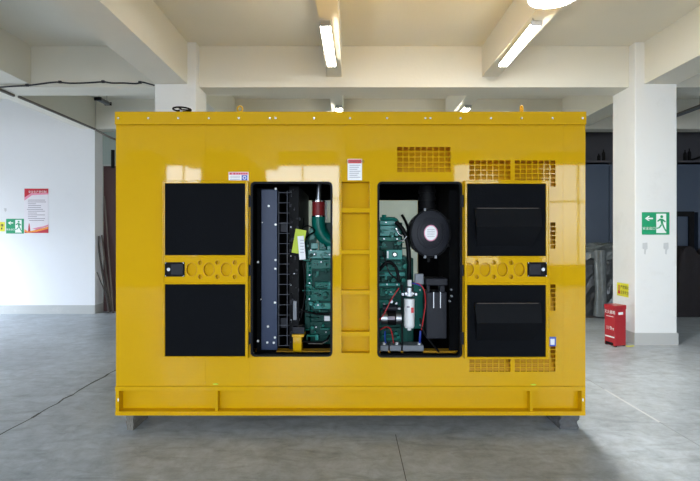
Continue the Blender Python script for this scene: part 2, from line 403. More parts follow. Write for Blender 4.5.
# lifting eyes on the roof
for i, px in enumerate((240, 521.5)):
    c = P(px, 107.8, 3.8)
    bm = bmesh.new()
    if i == 0:
        ring = [(c.x + 0.019*math.cos(a), c.y, RZ1 + 0.036 + 0.024*math.sin(a)) for a in [2*math.pi*k/20 for k in range(21)]]
    else:
        ring = [(c.x, c.y + 0.024*math.cos(a), RZ1 + 0.036 + 0.024*math.sin(a)) for a in [2*math.pi*k/20 for k in range(21)]]
    tube(bm, ring, 0.007); cyl(bm, (c.x, c.y, RZ1+0.007), 0.014, 0.02, 'Z', 12)
    obj('lifting_eye', bm, M['yellow'], gen, smooth=True)
# base frame
BX0, BX1 = gx(115, 3.745), gx(585.6, 3.745)
zt0, zt1, zb0, zb1 = 0.128, 0.160, gz(391, 3.745), gz(386.5, 3.745)
bm = bmesh.new(); yf = 3.745
bx(bm, BX0, BX1, yf, YK, zt0, zt1); bx(bm, BX0, BX1, yf, YK, zb0, zb1-0.0)
bx(bm, BX0, BX1, yf+0.07, YK-0.07, zt1, zb0)
obj('base_frame', bm, M['yellow'], gen, 0.002)
for px, w in ((215.8, 3.0), (532, 3.0)):
    box('stiffener', gx(px-w/2, yf), gx(px+w/2, yf), yf+0.012, yf+0.07, zt1, zb0, M['yellow'], gen, 0.001)
for s, px in ((-1, 115.2), (1, 582)):
    bm = bmesh.new(); bx(bm, gx(px, yf), gx(px+3.6, yf), yf+0.004, yf+0.07, zt1, zb0)
    e = obj('end_plate', bm, M['yellow'], gen)
    bm = bmesh.new(); cyl(bm, (gx(px+1.8 + (1.0 if s < 0 else -0.6), yf), yf+0.004, gz(400, yf)), 0.006, 0.004, 'Y', 14, sx=0.8)
    bmesh.ops.scale(bm, vec=(1, 1, 2.2), verts=bm.verts[:], space=Matrix.Translation((0, 0, -gz(400, yf))))
    obj('slot', bm, M['sign_white'], e)
for px, yv in ((215.5, 384), (533.5, 384.6)):
    bm = bmesh.new(); cyl(bm, P(px, yv, DF-0.003), 0.018, 0.006, 'Y', 16)
    bmesh.ops.scale(bm, vec=(1.2, 1, 0.3), verts=bm.verts[:], space=Matrix.Translation(-P(px, yv, DF)))
    obj('drain_cap', bm, M['tag_yellow'], gen)
# grilles
def grille(px0, px1, py0, py1, nx, nz):
    x0, x1, z0, z1 = gx(px0), gx(px1), gz(py1), gz(py0)
    bm = bmesh.new()
    for k in range(nx + 1):
        x = x0 + (x1-x0)*k/nx; bx(bm, x-0.0032, x+0.0032, DF+0.002, DF+0.008, z0, z1)
    for k in range(nz + 1):
        z = z0 + (z1-z0)*k/nz; bx(bm, x0, x1, DF+0.001, DF+0.007, z-0.0030, z+0.0030)
    o = obj('grille', bm, M['yellow'], gen)
    # sloping air baffle behind it
    bm = bmesh.new(); yf = DF+0.035
    v = [bm.verts.new(p) for p in ((x0,yf,z0),(x1,yf,z0),(x1,yf+0.1,z1),(x0,yf+0.1,z1),(x0,yf,z1+0.0),(x1,yf,z1+0.0))]
    bm.faces.new((v[0], v[1], v[2], v[3])); bm.faces.new((v[3], v[2], v[5], v[4])); bm.faces.new((v[0], v[3], v[4])); bm.faces.new((v[1], v[5], v[2]))
    obj('baffle', bm, M['yellow_in'], o)
for g in gr: grille(*g)
# ladder recess in the middle post
bm = bmesh.new()
lx0, lx1, lz0, lz1 = LAD; yd = DF+0.09
bx(bm, lx0-0.01, lx1+0.01, yd, yd+0.006, lz0-0.01, lz1+0.01)
bx(bm, lx0-0.01, lx0, DF+0.034, yd, lz0-0.01, lz1+0.01); bx(bm, lx1, lx1+0.01, DF+0.034, yd, lz0-0.01, lz1+0.01)
bx(bm, lx0, lx1, DF+0.034, yd, lz1, lz1+0.01); bx(bm, lx0, lx1, DF+0.034, yd, lz0-0.01, lz0)
rec = obj('step_recess', bm, M['yellow'], gen)
for (ya, yb) in ((208, 212.6), (250, 254.2), (290.5, 295), (332, 336.6)):
    box('step', lx0, lx1, DF+0.004, yd, gz(yb), gz(ya), M['yellow'], rec, 0.002)
# rubber trims round the openings
for O in (OL, OR):
    a, b_, c, d = O; t = 0.012
    plate('door_seal', rrect(a-0.004, b_+0.004, c-0.004, d+0.004, 0.035), [rrect(a+t, b_-t, c+t, d-t, 0.024)], DF-0.008, DF+0.015, M['rubber'], gen)
    # folded door jamb behind the seal
    plate('door_jamb', rrect(a, b_, c, d, 0.032), [rrect(a+0.006, b_-0.006, c+0.006, d-0.006, 0.028)], DF+0.015, DF+0.10, M['lining'], gen)

# ---- doors folded back flat against the body
def door(px0, px1, py0, py1, f0, f1, fu, fl, latch_px, circles, small, hinge_px, hoods, mirror):
    Y = DF - 0.055
    X = lambda p: PX(p, Y); Z = lambda p: PZ(p, Y)
    fx0, fx1 = X(f0), X(f1)
    u = rect(fx0, fx1, Z(fu[1]), Z(fu[0])); l = rect(fx0, fx1, Z(fl[1]), Z(fl[0]))
    mid = rect(fx0, fx1, Z(282.5), Z(257.5))
    d = plate('door', rect(X(px0), X(px1), Z(py1), Z(py0)), [u, l, mid], Y, DF-0.012, M['yellow'], gen, 0.003)
    box('back_skin', X(px0)+0.004, X(px1)-0.004, DF-0.012, DF-0.003, Z(py1)+0.004, Z(py0)-0.004, M['yellow'], d)
    w_ = 0.010
    plate('edge_trim', rect(X(px0)+0.001, X(px1)-0.001, Z(py1)+0.001, Z(py0)-0.001), [rect(X(px0)+w_, X(px1)-w_, Z(py1)+w_, Z(py0)-w_)], Y-0.005, Y+0.001, M['yellow'], d, 0.0025)
    for zz in (256.6, 283.3):
        box('edge_trim', fx0, fx1, Y-0.004, Y+0.001, Z(zz)-0.004, Z(zz)+0.004, M['yellow'], d, 0.002)
    bh = []
    lx = rrect(X(latch_px[0]), X(latch_px[1]), Z(276.6), Z(262.2), 0.01)
    for c in circles:
        e = ell(X(c), Z(269.6), X(5.4+350), PZ(HZ-6.9, Y)-CH, 26)
        e = [(min(max(p[0], fx0+0.001), fx1-0.001), p[1]) for p in e]
        bh.append(e)
    for c in small:
        for yy in (262.6, 276.8): bh.append(ell(X(c), Z(yy), 0.0155, 0.018, 16))
    band = plate('lock_band', mid, bh + [lx], Y+0.004, Y+0.026, M['yellow'], d)
    bm = bmesh.new()
    for e in bh[:]:
        tube(bm, [(p[0], Y+0.004, p[1]) for p in e + e[:1]], 0.0022, 6)
    obj('punched_rim', bm, M['yellow_in'], band, smooth=True)
    box('band_back', fx0, fx1, Y+0.030, Y+0.034, Z(282.5), Z(257.5), M['yellow'], d)
    for nm, (ya, yb) in (('u', fu), ('l', fl)):
        bm = bmesh.new(); bx(bm, fx0+0.002, fx1-0.002, Y+0.006, DF-0.012, Z(yb)+0.002, Z(ya)-0.002)
        fo = obj('foam_panel', bm, M['foam'], d)
        if hoods:
            y0 = 208 if nm == 'u' else 302.5
            hz0, hz1, hz2 = Z(y0), Z(y0+19), Z(y0+38)
            hx0, hx1 = X(474), X(540)
            bm = bmesh.new(); yb_ = Y+0.006
            A = [bm.verts.new(p) for p in ((hx0, yb_, hz0), (hx1, yb_, hz0), (hx0, Y-0.020, hz0-0.006), (hx1, Y-0.020, hz0-0.006),
                 (hx0+0.006, Y-0.07, hz1), (hx1-0.010, Y-0.07, hz1), (hx0+0.018, yb_, hz2), (hx1-0.055, yb_, hz2))]
            for f in ((0, 1, 3, 2), (2, 3, 5, 4), (4, 5, 7, 6), (0, 2, 4, 6), (1, 7, 5, 3)): bm.faces.new([A[i] for i in f])
            h = obj('air_scoop', bm, M['scoop'], d)
            bm = bmesh.new(); tube(bm, [(hx0+0.02, Y-0.021, hz0-0.003), (hx1-0.02, Y-0.021, hz0-0.003)], 0.0022, 6)
            obj('scoop_edge', bm, M['wood'], h)  # pale line painted in for the highlight along the scoop's top
    # latch
    a, b_ = X(latch_px[0]), X(latch_px[1]); z0, z1 = Z(276.6), Z(262.2)
    bm = bmesh.new(); bx(bm, a, b_, Y+0.008, Y+0.016, z0, z1)
    la = obj('latch', bm, M['black'], d)
    plate('latch_rim', rrect(a, b_, z0, z1, 0.006), [rrect(a+0.007, b_-0.007, z0+0.007, z1-0.007, 0.006)], Y-0.004, Y+0.008, M['black'], la)
    s = 1 if mirror else -1
    cx = (a+b_)/2
    if mirror: box('paddle', a+0.012, b_-0.045, Y-0.002, Y+0.006, z0+0.012, z1-0.012, M['dgrey'], la, 0.003)
    else: box('paddle', a+0.045, b_-0.012, Y-0.002, Y+0.006, z0+0.012, z1-0.012, M['dgrey'], la, 0.003)
    lcx = (b_-0.028) if mirror else (a+0.028)
    bm = bmesh.new(); bx(bm, lcx-0.018, lcx+0.018, Y+0.002, Y+0.0085, z0+0.01, z1-0.01); obj('lock_plate', bm, M['black'], la)
    bm = bmesh.new(); cyl(bm, (lcx, Y+0.0, cx*0 + (z0+z1)/2), 0.013, 0.01, 'Y', 16); obj('key_cylinder', bm, M['steel'], la)
    for sx_ in (a+0.006, b_-0.006):
        for sz in (z0+0.006, z1-0.006):
            bm = bmesh.new(); cyl(bm, (sx_, Y-0.005, sz), 0.0035, 0.004, 'Y', 10); obj('screw', bm, M['chrome'], la)
    # hinges
    for (ya, yb) in ((195, 207), (265, 276), (332.5, 344.5)):
        x = PX(hinge_px, DF-0.03); bm = bmesh.new(); cyl(bm, (x, DF-0.022, (PZ(ya, DF-0.03)+PZ(yb, DF-0.03))/2), 0.0085, PZ(ya, DF)-PZ(yb, DF), 'Z', 12)
        bx(bm, x-0.014, x+0.014, DF-0.016, DF-0.009, PZ(yb, DF-0.03)+0.004, PZ(ya, DF-0.03)-0.004)
        obj('hinge', bm, M['dgrey'], d, smooth=True)
    return d
door(162, 248, 180.3, 358.4, 164.6, 245.2, (183.2, 255.3), (284.3, 356.6), (165, 184.5),
     (191.4, 208.6, 226.0, 243.2), (200, 217.3, 234.6), 248.8, False, False)
door(464.8, 549.5, 180.3, 359.2, 467.2, 546.2, (183.6, 256.2), (285, 357.2), (527.5, 546.8),
     (468.6, 485.3, 502.6, 519.7), (476.9, 494, 511.2), 463.0, True, True)

# ---- stickers on the canopy
def decal(name, px0, px1, py0, py1, d, m, parent=gen, t=0.0015):
    return box(name, PX(px0, d), PX(px1, d), d-t, d, PZ(py1, d), PZ(py0, d), m, parent)
lb = decal('warning_label', 347.6, 362, 159, 180.2, DF, M['white'])
decal('label_band', 348, 361.6, 159.4, 163.4, DF-0.0015, M['sticker_red'], lb, 0.0008)
lettering('lettering', '\u26a0 WARNING', 0.024, M['ink'], lb, (gx(354.8), DF-0.0025, gz(161.5)), 0.0003)
for k in range(7):
    decal('label_line', 349.4, 360.4 - (k % 3)*1.5, 165 + k*2.0, 165.5 + k*2.0, DF-0.0015, M['ink_grey'], lb, 0.0006)
lb = decal('model_label', 228.6, 248.6, 172, 181, DF, M['white'])
decal('label_band', 229, 248.2, 172.3, 174.8, DF-0.0015, M['pink'], lb, 0.0006)
for a in (230, 233.5): decal('label_mark', a, a+1.7, 172.7, 174.6, DF-0.0021, M['sticker_red'], lb, 0.0004)
for k in range(5): decal('label_text', 236.4 + k*2.3, 238 + k*2.3, 173.0, 174.4, DF-0.0021, M['sticker_red'], lb, 0.0003)
decal('label_square', 241.6, 247.4, 175.2, 180.4, DF-0.0015, M['sticker_blue'], lb, 0.0006)
bm = bmesh.new(); cyl(bm, P(244.5, 177.8, DF-0.0023), 0.014, 0.0005, 'Y', 18); obj('label_ring', bm, M['white'], lb)
bm = bmesh.new(); cyl(bm, P(244.5, 177.8, DF-0.0028), 0.009, 0.0005, 'Y', 18); obj('label_disc', bm, M['sticker_blue'], lb)
for k in range(3): decal('label_line', 230, 240, 176 + k*1.6, 176.4 + k*1.6, DF-0.0015, M['ink_grey'], lb, 0.0005)
lb = decal('blue_label', 548.8, 556, 336.8, 346.2, DF-0.001, M['sticker_blue'])
lb['label'] = 'small blue and white sticker'
decal('label_square', 550.4, 554.6, 338.8, 344.8, DF-0.0025, M['white'], lb, 0.0005)

# ---- inside: linings
bm = bmesh.new(); bx(bm, gx(252)-0.09, gx(252)-0.05, DF+0.1, YK-0.07, ZB, ZT-0.05); obj('bulkhead', bm, M['lining'], gen)
bm = bmesh.new(); bx(bm, gx(461)+0.10, gx(461)+0.14, DF+0.15, YK-0.07, ZB, ZT-0.05); obj('bulkhead', bm, M['lining'], gen)
box('inner_floor', X0+0.03, X1-0.03, DF+0.035, YK-0.07, zb1, zb1+0.02, M['lining'], gen)
box('inner_rail', gx(252)-0.05, gx(462)+0.1, 3.98, 4.08, zb1+0.02, PZ(350.5, 4.0), M['yellow_in'], gen)
# radiator side plate, guard and shroud
D1 = 3.93
rad = box('radiator', PX(256, D1), PX(263, D1)+0.1, 3.96, 5.1, 0.40, PZ(188, D1), M['lining'], gen)
sp = box('side_plate', PX(261.3, D1), PX(277.2, D1), D1, D1+0.012, PZ(350, D1), PZ(189.5, D1), M['blue_steel'], rad, 0.003)
for (a, b_) in ((268.7, 206), (275.7, 188.8), (275.7, 224.6), (275.6, 260), (275.4, 268.7), (275, 302.5), (268, 326.5), (275, 337.5), (267.3, 342.5), (273.8, 342.7), (258, 262), (258, 341), (262.3, 222.5), (261, 299.3)):
    bm = bmesh.new(); cyl(bm, P(a, b_, D1-0.004), 0.0095 if a > 262.5 or a == 258 else 0.004, 0.01, 'Y', 6); obj('bolt', bm, M['white_paint'], sp)
bm = bmesh.new(); Dg = 3.96
for px in (278.8, 287.2): tube(bm, [P(px, 191, Dg), P(px, 346, Dg)], 0.0028, 6)
for k in range(16): tube(bm, [P(278.5, 192.6 + k*10.2, Dg), P(289.5, 192.6 + k*10.2, Dg)], 0.0024, 6)
obj('fan_guard', bm, M['guard'], gen)
bm = bmesh.new()
bx(bm, PX(289, 4.05), PX(299.0, 4.05), 4.05, 5.0, 0.42, PZ(186, 4.05))
for k in range(8): bx(bm, PX(289.5, 4.04), PX(292, 4.04), 4.03, 4.05, 0.5+k*0.16, 0.56+k*0.16)
sh = obj('fan_shroud', bm, M['black'], gen, 0.004)
for k in range(9):
    bm = bmesh.new(); cyl(bm, P(291.0 + (k % 2)*3.2, 192 + k*15.5 + (k % 3)*2.0, 4.028), 0.0042, 0.006, 'Y', 8); obj('bolt', bm, M['steel'], sh)
box('fan_bracket', PX(293, 4.0), PX(296.6, 4.0), 4.0, 4.03, PZ(320, 4.0), PZ(301, 4.0), M['grey_paint'], gen, 0.002)
for k in range(2): box('junction_strip', PX(280.5+k*0, 4.02), PX(287, 4.02), 4.02, 4.04, PZ(232+k*96, 4.02), PZ(222+k*96, 4.02), M['dgrey'], gen, 0.002)
# yellow mounting foot
bm = bmesh.new(); bx(bm, PX(293, 3.97), PX(301.5, 3.97), 3.97, 4.10, zb1+0.02, PZ(337, 3.97)); bx(bm, PX(292, 3.97), PX(304, 3.97), 3.965, 4.12, PZ(337, 3.97), PZ(334.5, 3.97))
ft = obj('mounting_foot', bm, M['yellow'], gen, 0.003)
bm = bmesh.new(); bx(bm, PX(292.5, 3.97), PX(304, 3.97), 3.98, 4.10, PZ(334, 3.97), PZ(327.5, 3.97)); cyl(bm, P(298, 328.5, 4.02), 0.02, 0.03, 'Z', 6)
obj('rubber_mount', bm, M['dgrey'], ft)

# ---- engine
DE = 4.15
EX = lambda p: PX(p, DE); EZ = lambda p: PZ(p, DE)
bm = bmesh.new()
bx(bm, EX(310), EX(414), DE+0.03, 4.85, EZ(345), EZ(258)); bx(bm, EX(318), EX(404), DE+0.12, 4.8, EZ(258), EZ(222))
bx(bm, EX(307), EX(318), DE+0.05, 4.8, EZ(330), EZ(262))
eng = obj('engine', bm, M['green_d'], gen, 0.01)
def epart(name, x0, x1, y0, y1, m='green', d0=0.0, dd=0.05, bev=0.004, par=None):
    return box(name, EX(x0), EX(x1), DE+d0, DE+d0+dd, EZ(y1), EZ(y0), M[m], par or eng, bev)
# left visible bank
for (x0, x1, y0, y1, m, d0) in ((308, 334, 250, 258.5, 'green_l', 0.0), (311, 336, 259.5, 269, 'green', 0.01), (313, 336, 271, 281, 'green_d', 0.0),
     (315, 336, 282, 288, 'green', 0.0), (309, 336, 289.5, 301, 'green', 0.01), (314, 336, 303, 309, 'green_l', -0.005), (310, 336, 322, 336, 'green_d', 0.01),
     (306, 312, 262, 300, 'green', 0.02), (304.5, 310, 300, 330, 'green_d', 0.03)):
    epart('block_rib', x0, x1, y0, y1, m, d0)
for (a, b_, r) in ((314.5, 254.3, .017), (321, 255, .012), (329.5, 254.5, .017), (314, 264.6, .012), (325, 264.5, .015), (316.5, 276, .012), (325.5, 294.8, .026), (316, 295, .012), (312.5, 303, .010), (323, 306.2, .014), (311, 285, .009), (330.5, 264, .012), (312.5, 313, .012), (326, 286, .010)):
    bm = bmesh.new(); cyl(bm, P(a, b_, DE-0.01), r, 0.05, 'Y', 16, r*0.85); obj('boss', bm, M['green'], eng, smooth=True)
for (a, b_) in ((314.5, 254.3), (329.5, 254.5), (321, 262), (311, 250), (309.6, 275), (309.6, 283), (309.4, 292), (309.4, 299), (318, 305), (333, 305), (316, 327), (326, 332)):
    bm = bmesh.new(); cyl(bm, P(a, b_, DE-0.036), 0.006, 0.012, 'Y', 6); obj('bolt', bm, M['steel'], eng)
# ribbed vertical harness bead
for k in range(10): 
    bm = bmesh.new()
    c = P(309.2 + (k % 2)*0.6, 264 + k*4.2, DE-0.005); bmesh.ops.create_icosphere(bm, subdivisions=1, radius=0.013, matrix=Matrix.Translation(c)); obj('casting_bead', bm, M['green'], eng, smooth=True)
# small castings, plugs and ribs scattered over both banks
for (xa_, xb_, ya_, yb_, seed) in ((306, 333, 252, 338, 21), (380, 403, 226, 342, 22)):
    random.seed(seed)
    for k in range(58):
        mm = ('green', 'green_d', 'green', 'green_d', 'green_l')[k % 5]
        px, py = random.uniform(xa_, xb_), random.uniform(ya_, yb_); c = P(px, py, DE - random.uniform(0.0, 0.03))
        bm = bmesh.new()
        if random.random() < 0.45:
            cyl(bm, c, random.uniform(0.007, 0.018), 0.05, 'Y', 10); nm = 'plug'
        else:
            w, h = random.uniform(0.01, 0.05), random.uniform(0.006, 0.02)
            if random.random() < 0.4: w, h = h, w
            bx(bm, c.x-w, c.x+w, c.y-0.02, c.y+0.03, c.z-h/2, c.z+h/2); nm = 'casting_rib' if w > h*1.5 else 'casting_lug'
        obj(nm, bm, M[mm], eng, 0.002)
random.seed(31)
for k in range(34):
    c = P(random.uniform(289.5, 300), random.uniform(188, 345), 4.035); w = random.uniform(0.004, 0.02); h = random.uniform(0.004, 0.03)
    bm = bmesh.new(); bx(bm, c.x-w/2, c.x+w/2, c.y-0.01, c.y+0.02, c.z-h/2, c.z+h/2)
    obj('shroud_lug', bm, M['dgrey'], sh)
for (x0, x1, y0, y1, m, d0) in ((307, 316, 233, 250, 'green_d', 0.03), (309, 314, 228, 240, 'green', 0.02), (319, 326, 242, 250, 'green', 0.02), (327, 335, 246, 250, 'green_l', 0.0), (311, 318, 243, 249, 'green_l', 0.0), (305, 309, 240, 262, 'green_d', 0.03), (322, 334, 236, 250, 'green_d', 0.12)):
    epart('manifold_casting', x0, x1, y0, y1, m, d0)
for (a, b_, r) in ((312, 231, .014), (323, 245.5, .018), (308, 246, .012), (331, 248, .010), (314.5, 237, .010)):
    bm = bmesh.new(); cyl(bm, P(a, b_, DE-0.0), r, 0.06, 'Y', 14, r*0.85); obj('boss', bm, M['green'], eng, smooth=True)
# intake elbow, red hose, steel pipe
eb = bmesh.new(); tube(eb, smooth_path([P(318.5, 217, 4.2), P(318.6, 225, 4.2), P(321.5, 234, 4.2), P(328, 241, 4.2), P(338, 245, 4.2), P(350, 246, 4.2)], 8), [0.058]*41, 20)
pipe = obj('intake_elbow', eb, M['green'], gen, smooth=True)
bm = bmesh.new(); 
for k in range(4):
    cyl(bm, P(318.5, 203.3 + k*4.0, 4.2), 0.057, 0.036, 'Z', 24, 0.053)
obj('silicone_hose', bm, M['red_hose'], pipe, smooth=True)
for yy in (201.4, 216.4):
    bm = bmesh.new(); cyl(bm, P(318.5, yy, 4.2), 0.058, 0.012, 'Z', 24); obj('hose_clamp', bm, M['chrome'], pipe, smooth=True)
bm = bmesh.new(); tube(bm, [P(318.2, 201, 4.2), P(319.4, 178, 4.2), P(319.4, 150, 4.2)], 0.021, 16); obj('steel_pipe', bm, M['steel'], pipe, smooth=True)
bm = bmesh.new(); tube(bm, [P(326, 201, 4.25), P(326, 219, 4.25)], 0.009, 8); obj('breather_pipe', bm, M['white_paint'], gen, smooth=True)
# tags
bm = bmesh.new(); bx(bm, -0.045, 0.045, -0.001, 0.001, -0.10, 0.10)
bmesh.ops.rotate(bm, verts=bm.verts[:], cent=(0, 0, 0), matrix=Matrix.Rotation(math.radians(10), 3, 'Y'))
tg = obj('inspection_tag', bm, M['tag_yellow'], gen); tg.location = P(299, 241.5, 4.02) - wloc(gen)
bm = bmesh.new(); bx(bm, PX(298.5, 4.01), PX(304.8, 4.01), 4.005, 4.008, PZ(259.6, 4.01), PZ(236, 4.01))
bmesh.ops.rotate(bm, verts=bm.verts[:], cent=P(301, 248, 4.01), matrix=Matrix.Rotation(math.radians(-5), 3, 'Y'))
wt = obj('white_tag', bm, M['white'], gen)
for k in range(5): box('tag_line', PX(300.2, 4.0), PX(303.8, 4.0), 4.0035, 4.0045, PZ(240.5+k*3, 4.0), PZ(240+k*3, 4.0), M['ink_grey'], wt)
bm = bmesh.new(); tube(bm, smooth_path([P(301, 231, 4.03), P(304, 227, 4.05), P(309, 226, 4.1), P(315, 231, 4.15), P(309, 235, 4.1), P(304, 240, 4.05)], 5), 0.006, 6)
tube(bm, smooth_path([P(302, 229, 4.03), P(303.5, 224, 4.05), P(303.5, 218, 4.1)], 5), 0.004, 6)
obj('tag_cable', bm, M['rubber'], gen, smooth=True)
# lower left harness and pipes
bm = bmesh.new(); tube(bm, smooth_path([P(296, 308, 4.08), P(308, 312, 4.08), P(320, 314, 4.1), P(334, 313, 4.1)], 6), 0.010, 8)
tube(bm, smooth_path([P(302, 341, 4.02), P(315, 342.5, 4.02), P(325, 341, 4.02), P(330, 335, 4.05)], 6), 0.008, 8)
tube(bm, smooth_path([P(303, 262, 4.06), P(305, 290, 4.06), P(301, 318, 4.06)], 6), 0.007, 8)
obj('harness', bm, M['rubber'], gen, smooth=True)
bm = bmesh.new(); tube(bm, [P(308, 343.6, 4.0), P(322, 343.8, 4.0), P(328.5, 340, 4.02)], 0.004, 8); obj('fuel_line', bm, M['steel'], gen, smooth=True)
box('white_connector', PX(324.2, 4.09), PX(329.8, 4.09), 4.09, 4.11, PZ(321, 4.09), PZ(316, 4.09), M['white'], gen, 0.002)

# right visible bank (cylinder head end)
for (x0, x1, y0, y1, m, d0, dd) in ((380, 398, 220.5, 225, 'green_l', 0.02, 0.2), (380, 397.5, 225.5, 236, 'green_l', 0.0, 0.22), (379, 401, 237, 241, 'green', 0.0, 0.2),
     (381, 400, 241, 250, 'green_d', 0.03, 0.2), (380, 402, 262, 270, 'green', 0.0, 0.1), (379, 405, 272, 276, 'green_l', -0.02, 0.08), (379, 401, 283, 286, 'green_l', -0.01, 0.08),
     (396, 405, 258, 300, 'green_d', 0.02, 0.2), (380, 396, 288, 296, 'green', 0.0, 0.1), (380, 402, 328, 343, 'green_d', 0.0, 0.1), (409, 424, 284, 330, 'green', 0.06, 0.1), (400, 408, 326, 343, 'green_d', -0.01, 0.1),
     (379, 390, 300, 308, 'green', 0.0, 0.1)):
    epart('head_casting', x0, x1, y0, y1, m, d0, dd)
epart('rocker_cover_pipe', 381, 396, 216.8, 220.4, 'green_d', 0.03, 0.1, 0.01)
bm = bmesh.new(); tube(bm, smooth_path([P(380, 218.6, 4.16), P(392, 218.8, 4.16), P(397, 221, 4.16), P(399.5, 230, 4.16)], 6), 0.014, 10)
cyl(bm, P(384, 216.6, 4.16), 0.02, 0.03, 'Z', 8)
obj('breather_hose', bm, M['green'], eng, smooth=True)
br = epart('lifting_bracket', 386, 401.5, 249.6, 259.2, 'white_paint', -0.06, 0.012, 0.003)
br.data.materials[0] = M['green_l']
bm = bmesh.new(); cyl(bm, P(394.8, 254.5, DE-0.07), 0.024, 0.016, 'Y', 18); obj('bracket_eye', bm, M['green_d'], br, smooth=True)
bm = bmesh.new(); cyl(bm, P(394.8, 254.5, DE-0.08), 0.013, 0.008, 'Y', 14); obj('bracket_bolt', bm, M['chrome'], br, smooth=True)
epart('white_spacer', 386.4, 388, 251, 258, 'white_paint', -0.065, 0.01, 0.001, br)
for (a, b_, r, m) in ((383, 244, .016, 'green'), (396.5, 234, .02, 'green_l'), (398.5, 243, .022, 'green'), (404, 258, .02, 'green_d'), (385, 266, .022, 'green'), (395, 266, .016, 'green_l'), (383, 279, .018, 'green_d'),
                   (393, 280, .022, 'green'), (405, 266, .025, 'green'), (386, 292, .014, 'green_l'), (391, 301, .016, 'steel'), (396, 303, .012, 'steel'), (384, 304, .010, 'steel'), (399, 308, .014, 'steel'), (402, 231, .016, 'green_d'), (403, 280, .020, 'green')):
    bm = bmesh.new(); cyl(bm, P(a, b_, DE-0.03), r, 0.07, 'Y', 16, r*0.85); obj('boss', bm, M[m], eng, smooth=True)
for (a, b_) in ((386, 222.5), (395, 223), (384, 238.8), (397, 239), (382, 264), (398, 264), (383, 274), (391, 274), (399, 274), (387, 284.5), (397, 284.5), (391, 292), (412, 290), (420, 290), (412, 325), (420, 325)):
    bm = bmesh.new(); cyl(bm, P(a, b_, DE-0.035), 0.0065, 0.014, 'Y', 6); obj('bolt', bm, M['steel'], eng)
# coolant hoses
bm = bmesh.new(); tube(bm, smooth_path([P(396, 222, 4.10), P(403, 230, 4.08), P(407.5, 243, 4.06), P(409, 262, 4.06), P(409, 280, 4.08)], 6), 0.019, 10)
tube(bm, smooth_path([P(379, 270, 4.02), P(388, 262, 4.0), P(396, 268, 4.02), P(399, 282, 4.02)], 6), 0.014, 10)
tube(bm, smooth_path([P(402, 215, 4.3), P(407, 225, 4.25), P(410, 240, 4.2)], 6), 0.012, 10)
obj('coolant_hose', bm, M['rubber'], gen, smooth=True)
bm = bmesh.new(); tube(bm, smooth_path([P(398, 241, 4.02), P(403, 240, 4.02), P(407, 236, 4.02)], 4), 0.006, 6); tube(bm, smooth_path([P(396, 228, 4.05), P(399, 234, 4.05), P(404, 236, 4.05)], 4), 0.005, 6)
obj('injector_line', bm, M['chrome'], eng, smooth=True)
# starter motor
bm = bmesh.new(); cyl(bm, P(391, 318, 4.03), 0.055, 0.165, 'X', 24); st = obj('starter_motor', bm, M['steel'], gen, smooth=True)
bm = bmesh.new(); cyl(bm, P(391.5, 318, 4.025), 0.058, 0.07, 'X', 24); obj('motor_band', bm, M['black'], st, smooth=True)
bm = bmesh.new(); cyl(bm, P(390, 308, 4.05), 0.028, 0.12, 'X', 18); obj('solenoid', bm, M['dgrey'], st, smooth=True)
box('motor_plate', PX(388, 3.96), PX(395, 3.96), 3.962, 3.966, PZ(320, 3.96), PZ(316.5, 3.96), M['ink_grey'], st)
# fuel filter
DFi = 3.97
bm = bmesh.new(); c = P(409.2, 312.2, DFi); cyl(bm, c, 0.043, 0.222, 'Z', 28)
cyl(bm, c - Vector((0, 0, 0.119)), 0.036, 0.016, 'Z', 28, 0.043)
ff = obj('fuel_filter', bm, M['white_paint'], gen, smooth=True)
bm = bmesh.new(); cyl(bm, P(409.2, 328.3, DFi), 0.016, 0.03, 'Z', 16); obj('drain_tap', bm, M['white_paint'], ff, smooth=True)
bm = bmesh.new(); hx = P(409.2, 294.3, DFi); cyl(bm, hx, 0.05, 0.022, 'Z', 24); bx(bm, hx.x-0.062, hx.x+0.062, DFi-0.02, DFi+0.03, hx.z-0.008, hx.z+0.012); cyl(bm, hx+Vector((0, 0, 0.03)), 0.035, 0.05, 'Z', 20)
cyl(bm, hx+Vector((-.03, -0.035, 0.01)), 0.012, 0.02, 'Y', 10); cyl(bm, hx+Vector((.02, -0.035, 0.01)), 0.012, 0.02, 'Y', 10)
obj('filter_head', bm, M['steel'], ff, smooth=True)
bm = bmesh.new(); cyl(bm, P(409.5, 283, DFi), 0.018, 0.05, 'Z', 8); obj('primer_knob', bm, M['white_paint'], ff, smooth=True)
box('filter_mark', PX(410.5, DFi)-0.0, PX(413.0, DFi), DFi-0.046, DFi-0.030, PZ(312, DFi), PZ(307, DFi), M['sticker_red'], ff)
box('filter_print', PX(405.8, DFi)+0.004, PX(409, DFi), DFi-0.0440, DFi-0.03, PZ(307, DFi), PZ(305.5, DFi), M['ink_grey'], ff)
# relay box, wires, batteries
rb = box('relay_box', PX(415.3, 4.0), PX(423.6, 4.0), 4.0, 4.05, PZ(284.5, 4.0), PZ(274, 4.0), M['grey_paint'], gen, 0.003)
bm = bmesh.new()
tube(bm, smooth_path([P(413, 284, 3.99), P(419, 284, 3.98), P(424, 290, 3.98), P(425.5, 303, 3.98), P(423.5, 318, 3.98), P(421.5, 330, 3.98)], 6), 0.0045, 6)
tube(bm, smooth_path([P(399, 288, 3.98), P(391, 300, 3.98), P(384, 314, 3.98), P(379, 320, 3.98)], 6), 0.0045, 6)
tube(bm, smooth_path([P(380, 330, 3.98), P(386, 327, 3.97), P(391, 330, 3.98), P(393.5, 343, 4.0)], 6), 0.0045, 6)
obj('red_cable', bm, M['red_wire'], gen, smooth=True)
bm = bmesh.new()
tube(bm, smooth_path([P(411, 283, 3.99), P(416, 284, 3.98), P(421, 286, 3.98)], 6), 0.005, 6)
